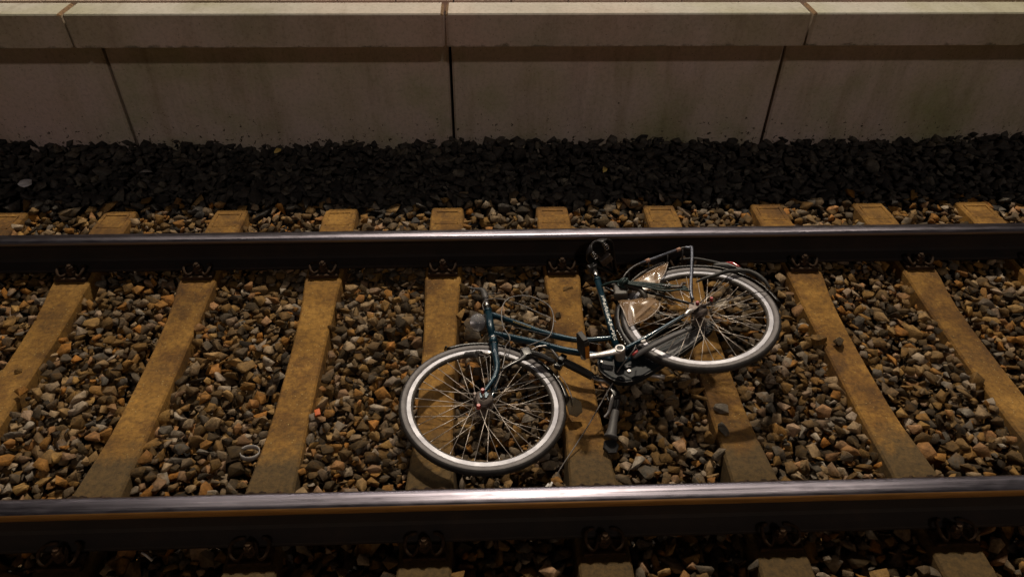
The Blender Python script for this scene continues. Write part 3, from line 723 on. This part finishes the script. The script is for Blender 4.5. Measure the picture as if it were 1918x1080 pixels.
mgr = guard(Rp, -14, 196, .350, -.012, .027, M['black'], 'mudguard', bike); mgr['label'] = 'rear mudguard'
def arcstrip(cfun, a0, a1, r, w, hr_, mat, name, par, n=14):
    b = MB(); b.tube([cfun(r, a0+(a1-a0)*i/n, w) for i in range(n+1)], hr_, 6, flat=.35); return b.build(name, mat, par)
arcstrip(Rp, 131, 152, .3375, .0155, .0042, M['whitetape'], 'reflective_strip', mgr)
arcstrip(Rp, 165, 180, .3375, .0155, .0042, M['whitetape'], 'reflective_strip', mgr)
dots = MB(); rl = random.Random(8)  # short pale dashes on the front part of the rear mudguard
for i in range(11):
    a = 14-i*2.3+rl.uniform(-.4, .4); dots.box(Rp(.3515+rl.uniform(-.003, .003), a, .0045), (Rp(1, a)-Rp(0, 0), Rp(1, a+90)-Rp(0, 0), nR), (.0022, rl.uniform(.002, .005), .0022))
dots.build('small_marks', M['small_marks'], mgr)
fe = MB(); fe.tube([Fp(.345, 63.5, .016), Fp(.351, 63.0, -.010), Fp(.345, 63.5, -.036)], .0042, 8, sub=4); fe.build('mudguard_bead', M['black'], mgf)
# stays
for cf, par, sets in ((Fp, mgf, ((.022, 130, 330, 155), )), (Rp, mgr, ((.02, 120, .338, 152), (.02, 200, .338, 186)))):
    for (r0, a0_, r1, a1_) in sets:
        r1 = .338
        for s in (1, -1):
            b = MB(); b.tube([cf(r0, a0_, s*.054), cf(r1*.6, a1_-1, s*.046), cf(r1, a1_, s*.028)], .0021, 6, sub=3); b.build('stay', M['cableblack'], par)
tb = MB(); tb.cyl(Fp(.337, 156, .018), Fp(.337, 156, .025), .004, 10); tb.build('bolt', M['whitetape'], mgf)
fl = MB(); fpts = [(.515, -.222, .052), (.555, -.226, .050), (.582, -.240, .035), (.585, -.275, .018), (.560, -.296, .014), (.530, -.292, .026)]
fl.prism(fpts, (.2, .5, .8), .003); fl.build('mud_flap', M['flap'], mgf)
ml = MB(); ml.tube([Fp(.350, 150, .015), Fp(.352, 160, .018), Fp(.353, 170, .018), Fp(.356, 176, .014)], [.002, .004, .006, .003], 8, sub=4, flat=.5); ml.build('reflective_strip', M['dirtysteel'], mgf)
# tail light on the rear mudguard
tl = MB(); tl.tube([Rp(.372, 134, -.006), Rp(.384, 142, -.006), Rp(.380, 151, -.006), Rp(.366, 157, -.006)], [.010, .019, .017, .008], 12, sub=4); tlo = tl.build('tail_light', M['greyplastic'], bike)
tl2 = MB(); tl2.tube([Rp(.393, 141.5, .004), Rp(.395, 146, .006), Rp(.384, 151, .006)], [.007, .0105, .008], 12, sub=4); tl2.build('red_lens', M['redlens'], tlo)

# saddle, knocked round on its post, springs towards the camera
sd_ = MB(); pc = B(.150, .592, .012); A_ = (-eu*.42-nR*.88+ev*.06).normalized(); C_ = ev.copy(); C_ = (C_-A_*C_.dot(A_)).normalized(); D_ = A_.cross(C_)
vs = []; fs = []; NA = 20; NB = 14
def swid(t): return .074*math.sqrt(max(0, 1-((t-.28)/.30)**2))*.98 if t < .28 else .074*(1-(t-.28)/.74)**1.25*.86+.074*.14*math.cos((t-.28)/.72*math.pi/2)**.5 if t < 1 else .004
for i in range(NA+1):
    t = i/NA; tt = .005+.99*t; w_ = max(.006, swid(tt)); zc_ = .012*math.cos((tt-.2)*3)-.012*tt
    for k in range(NB+1):
        q = -1+2*k/NB; drop = .030*abs(q)**3+(.018 if tt < .06 else 0)
        vs.append(pc+A_*((tt-.42)*.235)+D_*q*w_+C_*(zc_-drop+.012))
top = len(vs)
for v in vs[:top]: vs.append(v-C_*.010)
for i in range(NA):
    for k in range(NB):
        a = i*(NB+1)+k; fs.append((a, a+1, a+NB+2, a+NB+1)); fs.append((top+a, top+a+NB+1, top+a+NB+2, top+a+1))
edge = [k for k in range(NB+1)]+[i*(NB+1)+NB for i in range(1, NA+1)]+[NA*(NB+1)+k for k in range(NB-1, -1, -1)]+[i*(NB+1) for i in range(NA-1, 0, -1)]
for i in range(len(edge)): a, b_ = edge[i], edge[(i+1) % len(edge)]; fs.append((a, top+a, top+b_, b_))
sd_.add(vs, fs, 0, True)
rimp = [vs[top+e] for e in edge]; sd_.tube(rimp[::2], .0055, 8, closed=True)
sad = sd_.build('saddle', M['black'], bike)
rl_ = MB()
for s in (-1, 1):
    rl_.tube([pc+A_*.13-C_*.012, pc+A_*.04+D_*s*.016-C_*.040, pc-A_*.03+D_*s*.018-C_*.040, pc-A_*.075+D_*s*.034-C_*.018], .0035, 8, sub=5)
rl_.box(pc-C_*.046+A_*.0, (A_, D_, C_), (.022, .030, .012), 0, .003); rl_.build('saddle_rails', M['dirtysteel'], sad)
for s in (-1, 1):
    b = MB(); hp = [pc-A_*.07+D_*(s*.034+.010*math.cos(q*.7))+A_*.013*math.sin(q*.7)-C_*(.010+.0016*q) for q in range(32)]
    b.tube(hp, .0028, 6); b.build('spring', M['chrome'], sad)
cl = MB(); cl.box(B(.232, .528, .0), (eu, ev, nR), (.020, .012, .020), 0, .004); cl.tube([B(.225, .52, .0), B(.195, .565, .0)], .012, 12); cl.build('saddle_clamp', M['greyplastic'], bike)

# rear carrier
cr = MB()
for s in (1, -1):
    pts = [B(.182, .322, s*.060), B(.149, .341, s*.068), B(.095, .362, s*.070), B(.030, .366, s*.070), B(-.132, .370, s*.070), B(-.168, .366, s*.070), B(-.183, .335, s*.070), B(-.024, .103, s*.068), B(.004, .040, s*.064)]
    if s < 0: pts = [B(.182, .322, s*.060), B(.149, .341, s*.068), B(.030, .366, s*.070), B(-.14, .368, s*.070), B(-.20, .36, s*.07)]
    cr.tube(pts[:6] if s > 0 else pts, .0052, 10, sub=4)
for u in (.13, .03, -.07, -.15): cr.tube([B(u, .360, .068), B(u, .360, -.068)], .004, 8)
cr.tube([B(.182, .322, .060), B(.20, .325, .0), B(.182, .322, -.060)], .005, 8, sub=5)
cr.tube([B(-.20, .36, -.07), B(-.165, .30, -.066), B(.0, .045, -.064)], .0045, 8)
car = cr.build('carrier', M['cableblack'], bike)
c2 = MB(); c2.tube([B(-.168, .366, .070), B(-.180, .355, .070), B(-.183, .335, .070), B(-.024, .103, .068), B(.004, .045, .064)], .0066, 12, sub=4); c2.tube([B(.07, .366, .070), B(.022, .367, .070), B(-.125, .3705, .070)], .0059, 10); c2.build('carrier_strut', M['strut'], car)
for (a, b_) in ((.040, .020), (-.122, -.142)):
    t_ = MB(); t_.tube([B(a, .367, .070), B(b_, .369, .070)], .0085, 12); t_.build('tape_band', M['tape'], car)
# thick black rubber loop lying over the rear wheel
lp = MB(); lp.tube([B(-.095, .165, .035), B(-.13, .163, .040), B(-.19, .158, .040), B(-.24, .156, .040), B(-.275, .145, .038), B(-.325, .118, .036), B(-.345, .075, .034), B(-.352, .03, .028), B(-.350, -.01, .015)], [.004, .0065, .0085, .009, .009, .0095, .011, .009, .005], 12, sub=5); lp.build('rubber_strap', M['blackmatt'], car)
tc_ = MB(); tc_.tube([B(-.16, .40, -.02), B(-.22, .36, -.01), B(-.28, .27, .0), B(-.32, .19, .01)], [.004, .007, .007, .004], 10, sub=5); tc_.build('carrier_hoop', M['blackmatt'], car)

# translucent dress guard in two torn sheets
def sheet(pts, bulge, name):
    P2 = [Vector((p[0], p[1])) for p in pts]; c = sum(P2, Vector((0, 0)))/len(P2); n = len(P2); rings = 7
    b = MB(); vs = []; fs = []
    for o in (0, .0016):
        for r_ in range(rings):
            t = 1-r_/(rings)
            for p in P2:
                q = c+(p-c)*t; w_ = .030+bulge*(1-t*t)+.004*math.sin(q.x*55)+.005*math.sin(q.y*40+1); vs.append(B(q.x, q.y, w_+o))
        vs.append(B(c.x, c.y, .030+bulge+o))
    h = rings*n+1
    for o in (0, 1):
        for r_ in range(rings-1):
            for k in range(n): fs.append((o*h+r_*n+k, o*h+r_*n+(k+1) % n, o*h+(r_+1)*n+(k+1) % n, o*h+(r_+1)*n+k))
        for k in range(n): fs.append((o*h+(rings-1)*n+k, o*h+(rings-1)*n+(k+1) % n, o*h+h-1))
    for k in range(n): fs.append((k, (k+1) % n, h+(k+1) % n, h+k))
    b.add(vs, fs, 0, True); o_ = b.build(name, M['guard'], bike); return o_, [vs[k] for k in range(n)]
s1, e1 = sheet([(.205, .262), (.145, .305), (.06, .330), (-.055, .352), (-.066, .348), (-.02, .300), (.03, .262), (.063, .221), (.12, .228)], .010, 'dress_guard')
s2, e2 = sheet([(.262, .226), (.268, .195), (.276, .150), (.288, .100), (.298, .062), (.262, .060), (.215, .068), (.165, .084), (.125, .110), (.106, .140), (.120, .168), (.162, .188), (.208, .208), (.24, .225)], .016, 'dress_guard')
for s_, e_, ii in ((s1, e1, (2, 3, 4)), (s1, e1, (4, 5, 6, 7)), (s2, e2, (4, 5, 6, 7, 8, 9)), (s2, e2, (1, 2, 3, 4))):
    b = MB(); b.tube([e_[i] for i in ii], .0026, 8, sub=4); b.build('guard_edge', M['guardedge'], s_)
bb = MB(); bb.prism([B(.268, .072, .040), B(.130, .128, .043), B(.122, .142, .043), B(.145, .150, .043), B(.262, .092, .040)], nR, .004); bb.build('guard_rib', M['guard'], s2)
bt = MB(); bt.tube([e1[3]+ev*.006, B(.02, .352, .034), B(.09, .335, .034), B(.15, .312, .032)], [.004, .007, .007, .003], 8, sub=4); bt.build('guard_roll', M['lockgrey'], s1)
# ring lock
lk = MB(); lk.box(B(.222, .272, .030), (eu+ev*.5, ev-eu*.5, nR), (.030, .034, .020), 0, .008)
lk.tube([B(.215, .300, .040), B(.180, .272, .052), B(.155, .235, .052), B(.150, .190, .045), B(.158, .170, .036)], [.012, .017, .018, .016, .010], 14, sub=5, flat=.7)
lk.tube([B(.235, .325, .038), B(.205, .312, .046), B(.180, .300, .046)], .008, 10, sub=3); lk.build('ring_lock', M['lockgrey'], bike)

# luggage cords (rest on the bicycle: a thing of their own)
sg = thing('luggage_cord', B(.2, .28, .06), 'tangled dark green elastic cord knotted between seat tube and carrier', 'elastic cord')
g1 = MB(); g1.tube([B(.262, .373, .014), B(.245, .352, .034), B(.225, .334, .048), B(.205, .305, .062)], .0052, 8, sub=5)
g1.tube([B(.262, .373, -.014), B(.272, .365, .0), B(.262, .373, .014)], .0045, 8, sub=3)
rk = random.Random(12)
for q in range(9):
    c0 = B(.196+rk.uniform(-.012, .012), .284+rk.uniform(-.012, .012), .068+rk.uniform(-.008, .010)); ax1 = Vector((rk.uniform(-1, 1), rk.uniform(-1, 1), rk.uniform(-1, 1))).normalized(); ax2 = ax1.orthogonal().normalized(); r_ = rk.uniform(.010, .020)
    g1.tube([c0+(ax1*math.cos(a*1.05)+ax2*math.sin(a*1.05))*r_ for a in range(6)], .0048, 8, closed=True, sub=3)
for (o1, o2, o3, o4) in ((0, .0, .0, 0), (.010, .012, .010, .008), (-.012, -.016, -.016, -.012), (-.018, -.030, -.034, -.03)):
    g1.tube([B(.196, .284+o1*.5, .068), B(.145+o1*.3, .236+o2, .074), B(.076, .178+o3*1.2, .074), B(.020, .140+o4*.8, .073), B(-.012, .116+o4, .072)], .0042, 8, sub=5)
g1.build('cord', M['strap'], sg)
g2 = MB(); g2.tube([B(.05, .145, .078), B(.03, .13, .080), B(.012, .126, .080), B(-.006, .140, .079), B(-.02, .136, .076)], .006, 8, sub=4); g2.build('hook', M['dirtysteel'], sg)
hk = MB(); hk.tube([B(.075, .170, .082), B(.055, .150, .084), B(.045, .165, .084)], .0025, 6, sub=4); hk.build('hook', M['chrome'], sg)

# crank, pedal
ck = MB(); c0, c1 = B(.428, -.092, .080), B(.572, -.066, .092); cd = (c1-c0).normalized(); cs = nR.cross(cd)
n = 12; vs = []; fs = []
prof = [(0, .021, .011), (.06, .020, .011), (.14, .0155, .009), (.35, .0125, .0075), (.7, .0105, .0065), (.9, .0110, .0065), (1, .0125, .007)]
for t, wd, hh in prof:
    p = c0+(c1-c0)*t+cs*(.006*math.sin(t*3.14))
    for k in range(n): a = 2*math.pi*k/n; vs.append(p+cs*math.copysign(abs(math.cos(a))**.7, math.cos(a))*wd+nR*math.copysign(abs(math.sin(a))**.7, math.sin(a))*hh)
for i in range(len(prof)-1):
    for k in range(n): k2 = (k+1) % n; fs.append((i*n+k, i*n+k2, (i+1)*n+k2, (i+1)*n+k))
fs += [tuple(range(n)), tuple((len(prof)-1)*n+k for k in range(n))[::-1]]; ck.add(vs, fs, 0, True)
ck.lathe(c0-nR*.045, nR, [(0, 0), (.019, 0), (.020, .045), (.0215, .052), (.0200, .058), (.0115, .0585), (.0115, .055), (0, .055)], 28); ck.lathe(c1-nR*.008, nR, [(0, 0), (.0125, 0), (.0135, .004), (.0135, .013), (.010, .016), (0, .016)], 20)
crank = ck.build('crank_arm', M['alloy'], bike)
bo = MB(); bo.lathe(c0+nR*.0105, nR, [(0, 0), (.0105, 0), (.0105, .0028), (.006, .003), (.0045, -.001), (0, -.001)], 20); bo.build('crank_bolt', M['black'], crank)
pdl = MB(); pc0 = c1+nR*.058; pdl.box(pc0, (eu*.97+ev*.1, ev, nR), (.0125, .032, .044), 0, .006)
pdl.tube([c1, c1+nR*.10], .006, 10); pdl.box(pc0+nR*.047, (eu, ev, nR), (.0105, .027, .003), 0, .002); ped = pdl.build('pedal', M['blackmatt'], bike)
rf = MB(); rf.box(pc0-ev*.0345-nR*.006, (eu, nR, ev), (.0085, .030, .0022), 0, .0015); rf.build('reflector', M['amber'], ped)
# right-hand crank and pedal underneath
c3 = MB(); c3.tube([B(.412, -.055, -.07), B(.30, -.145, -.078), B(.27, -.17, -.078)], [.013, .009, .010], 10); c3.build('crank_arm', M['alloy'], bike)

# chain case
cc = MB(); w0 = -.052
out = [(.452, .030), (.478, .006), (.494, -.030), (.495, -.062), (.484, -.102), (.466, -.130), (.440, -.150), (.408, -.160), (.372, -.159), (.325, -.151), (.278, -.141), (.20, -.126), (.12, -.108), (.04, -.080), (-.02, -.062), (-.050, -.040), (-.050, -.010), (-.03, .012), (.04, .006), (.2, .002), (.33, .020), (.40, .036)]
cc.prism([B(u, v, w0) for u, v in out], nR, .034, 0, .010); case = cc.build('chain_case', M['gloss'], bike)
lip = MB(); lip.tube([B(u, v, w0+.012) for u, v in out], .0028, 8, closed=True, sub=3); lip.build('case_lip', M['black'], case)
pn = MB(); pn.prism([B(u, v, w0+.0175) for u, v in ((.235, -.085), (.225, -.118), (.20, -.122), (.10, -.098), (.02, -.068), (-.022, -.048), (-.030, -.022), (.0, -.012), (.10, -.048), (.18, -.070))], nR, .004, 0, .001); pn.build('rear_cover', M['greyplastic'], case)
sc2 = MB(); sc2.cyl(B(.399, -.110, w0+.017), B(.399, -.110, w0+.022), .0075, 16); sc2.cyl(B(.470, -.012, w0+.017), B(.470, -.012, w0+.022), .005, 12); sc2.box(B(.392, -.088, w0+.020), (eu+ev*.3, ev, nR), (.013, .0045, .002), 0, .001); sc2.build('screw', M['alloy'], case)
# kick stand
ks = MB(); k0, k1, k2 = B(.372, -.112, .040), B(.30, -.116, .062), B(.128, -.110, .072)
ks.tube([B(.385, -.112, .036), k0, k1, B(.21, -.113, .070), k2, B(.112, -.102, .070)], [.008, .0125, .0130, .0115, .0095, .006], 12, sub=4, up=nR, flat=.6)
ks.cyl(B(.137, -.108, .076), B(.137, -.108, .082), .005, 10); kst = ks.build('kickstand', M['greyplastic'], bike)
kp = MB(); kp.tube([B(.382, -.110, .046), B(.356, -.104, .052)], .0055, 8); kp.build('pivot_cap', M['rednut'], kst)
# brackets and dirt-coloured fittings near the bottom of the rear mudguard
br = MB(); br.box(B(.305, -.062, .045), (eu, ev, nR), (.010, .006, .006), 0, .002); br.build('clamp', M['whitetape'], bike)
b3 = MB(); b3.tube([B(.09, -.03, .066), B(.065, -.018, .068), B(.045, -.02, .068)], [.009, .010, .007], 10, sub=3); b3.build('chain_tensioner', M['alloy'], bike)

# handlebar, torn off its stem and lying between chain case and front wheel, held by its cables
def V(*a): return Vector(a)
hbp = bpy.data.objects.new('handlebar', None); COL.objects.link(hbp); hbp.parent = bike; hbp.location = V(.62, -.16, .06)-PLOC['bicycle']; PLOC[hbp.name] = V(.62, -.16, .06); hbp['label'] = 'bent handlebar torn off its stem'
hb_ = MB(); hb_.tube([V(.500, -.052, .100), V(.525, -.069, .092), V(.618, -.119, .072), V(.654, -.148, .068), V(.690, -.160, .068), V(.714, -.190, .068), V(.722, -.230, .066), V(.713, -.285, .056), V(.704, -.33, .047)], .0112, 14, sub=6); hb_.build('bar', M['chrome'], hbp)
g_ = MB(); g_.tube([V(.523, -.067, .093), V(.56, -.088, .086), V(.618, -.120, .073), V(.637, -.136, .070)], [.0165, .0175, .0170, .0150], 14, sub=5); g_.build('grip', M['blackmatt'], hbp)
g_ = MB(); g_.tube([V(.7235, -.222, .067), V(.722, -.25, .064), V(.709, -.300, .054)], .0150, 14, sub=4); g_.build('tape_wrap', M['black'], hbp)
g_ = MB(); g_.tube([V(.708, -.305, .053), V(.695, -.35, .044), V(.686, -.385, .037), V(.676, -.415, .030)], [.0165, .0165, .0190, .024], 14, sub=5); g_.tube([V(.679, -.408, .031), V(.676, -.418, .028)], .027, 14); g_.build('grip', M['greyplastic'], hbp)
g_ = MB(); g_.prism([V(.650, -.425, .018), V(.690, -.420, .022), V(.706, -.445, .012), V(.695, -.468, .004), V(.662, -.468, .002), V(.645, -.448, .008)], (.1, .2, 1), .012, 0, .003); g_.build('bar_end', M['black'], hbp)
lv = MB(); lv.tube([V(.385, -.030, .118), V(.408, -.016, .124), V(.432, -.010, .128), V(.465, -.014, .128), V(.487, -.040, .118), V(.508, -.062, .102)], [.003, .0045, .0055, .0085, .0095, .0090], 12, sub=5, flat=.6); lv.build('brake_lever', M['alloy'], hbp)
lc = MB(); lc.box(V(.518, -.066, .100), (V(.8, -.5, -.1), V(.5, .8, 0), V(0, 0, 1)), (.013, .020, .018), 0, .005); lc.box(V(.500, -.090, .090), (V(.8, -.5, -.1), V(.5, .8, 0), V(0, 0, 1)), (.016, .012, .010), 0, .004); lc.tube([V(.525, -.09, .105), V(.505, -.10, .098), V(.492, -.088, .098)], .004, 8, sub=3); lc.build('lever_clamp', M['black'], hbp)
lv = MB(); lv.tube([V(.706, -.244, .078), V(.700, -.262, .076), V(.692, -.285, .068), V(.680, -.312, .055), V(.662, -.328, .045)], [.007, .0095, .009, .0065, .004], 12, sub=5, flat=.6); lv.build('brake_lever', M['alloy'], hbp)
lc = MB(); lc.box(V(.714, -.236, .072), (V(.3, -.9, -.1), V(.9, .3, 0), V(0, 0, 1)), (.024, .014, .016), 0, .005); lc.tube([V(.690, -.215, .066), V(.684, -.235, .062), V(.690, -.262, .060)], .005, 8, sub=3); lc.build('lever_clamp', M['black'], hbp)
lc = MB(); lc.tube([V(.668, -.15, .055), V(.672, -.17, .050), V(.69, -.19, .05)], .003, 8, sub=3); lc.build('brake_wire', M['cable'], hbp)
# black bracket over the front wheel, ending in a moulded block
bk_ = MB(); bk_.tube([V(.262, -.150, .135), V(.300, -.125, .138), V(.345, -.095, .138), V(.366, -.070, .136)], [.006, .009, .011, .015], 10, sub=3, flat=.55, up=(0, 0, 1))
bk_.box(V(.370, -.052, .128), (V(1, .3, 0), V(-.3, 1, 0), V(0, 0, 1)), (.020, .024, .016), 0, .005); bk_.tube([V(.37, -.04, .128), V(.43, -.055, .118), V(.49, -.08, .10)], [.012, .012, .008], 10, sub=4)
bk_.build('dynamo_bracket', M['black'], bike)

# headlight with scratched glass
hl = thing  # (kept as a part of the bicycle below)
lc0 = B(.846, .425, .010); la = (eu*.55-ev*.45+nR*.55).normalized()
h1 = MB(); h1.lathe(lc0-la*.022, la, [(0, -.012), (.014, -.010), (.028, .0), (.038, .014), (.041, .024), (.039, .026)], 28); h1.tube([B(.80, .470, 0), B(.822, .452, .006), lc0-la*.02], .006, 8); hlo = h1.build('headlight', M['greyplastic'], bike)
h2 = MB(); h2.lathe(lc0, la, [(.039, .002), (.038, .011), (.032, .021), (.021, .029), (.009, .033), (0, .0335)], 28); h2.build('lamp_glass', M['glass'], hlo)
h3 = MB(); h3.lathe(lc0, la, [(.038, .001), (.024, -.008), (.010, -.014), (0, -.015)], 28); h3.lathe(lc0-la*.014, la, [(0, 0), (.004, .0), (.0045, .014), (0, .018)], 10); h3.build('reflector', M['chrome'], hlo)
# tyre dynamo above the front rim with wires
dy = MB(); dy.cyl(Fp(.262, 74, .022), Fp(.232, 83, .050), .0135, 18); dy.cyl(Fp(.262, 84, .026), Fp(.240, 88, .044), .0125, 16); dyo = dy.build('dynamo', M['greyplastic'], bike)
d2 = MB(); d2.tube([Fp(.252, 90, .036), Fp(.246, 94, .040), Fp(.250, 98, .040)], .0055, 8); d2.cyl(Fp(.249, 96, .038), Fp(.249, 96, .048), .007, 12); d2.build('bracket', M['alloy'], dyo)
for pts in ([Fp(.235, 86, .046), Fp(.222, 92, .050), Fp(.212, 91, .050), Fp(.215, 95, .052), Fp(.228, 97, .050)], [Fp(.215, 93, .05), Fp(.18, 94.5, .05), Fp(.12, 99, .05), Fp(.08, 105, .048)]):
    b = MB(); b.tube(pts, .0016, 6, sub=5); b.build('wire', M['cable'], dyo)

# cables
def cabl(pts, r, mat):
    b = MB(); b.tube(pts, r, 8, sub=8); b.build('brake_cable', mat, bike, recalc=False)
def Bz(u, v, w): return B(u, v, w)
cabl([Fp(.060, 139, .060), Fp(.12, 124, .068), Fp(.20, 115, .072), Fp(.27, 110, .074), B(.772, .222, .045), B(.770, .300, .05), B(.748, .375, .055), B(.715, .428, .06), B(.668, .452, .06), B(.61, .430, .06), B(.57, .380, .06), B(.548, .310, .06), B(.560, .245, .055), B(.59, .190, .05), B(.615, .160, .045), B(.640, .152, .04), B(.685, .155, .035), B(.72, .160, .03)], .0026, M['cable'])
cabl([B(.796, .476, .02), B(.79, .505, .03), B(.765, .520, .035), B(.73, .505, .04), B(.69, .470, .04), B(.64, .400, .04), B(.60, .330, .035), B(.56, .262, .03), B(.555, .235, .03)], .0022, M['cable'])
cabl([B(.74, .585, .015), B(.715, .580, .01), B(.69, .575, .005), B(.675, .585, .0)], .0022, M['cableblack'])
cabl([B(.80, .40, .0), B(.70, .30, .008), B(.62, .215, .008), B(.52, .115, .008), B(.44, .035, .008)], .0017, M['cableblack'])
cabl([B(.81, .300, .022), B(.795, .235, .04), Fp(.30, 112, .06), Fp(.22, 117, .06)], .0022, M['cableblack'])
cabl([B(.345, -.070, .050), B(.375, -.100, .055), V(.735, -.160, .135), V(.708, -.200, .100), V(.673, -.245, .072), V(.600, -.350, .030), V(.535, -.440, .004), V(.470, -.530, -.018), V(.455, -.575, -.035)], .0024, M['cable'])
cabl([B(.30, -.075, .058), B(.22, -.058, .066), B(.13, -.040, .070), B(.07, -.03, .072)], .0024, M['cableblack'])
cabl([V(.500, -.045, .105), V(.470, -.030, .110), V(.44, -.04, .105), V(.40, -.06, .11), B(.72, .160, .03)], .0024, M['cableblack'])
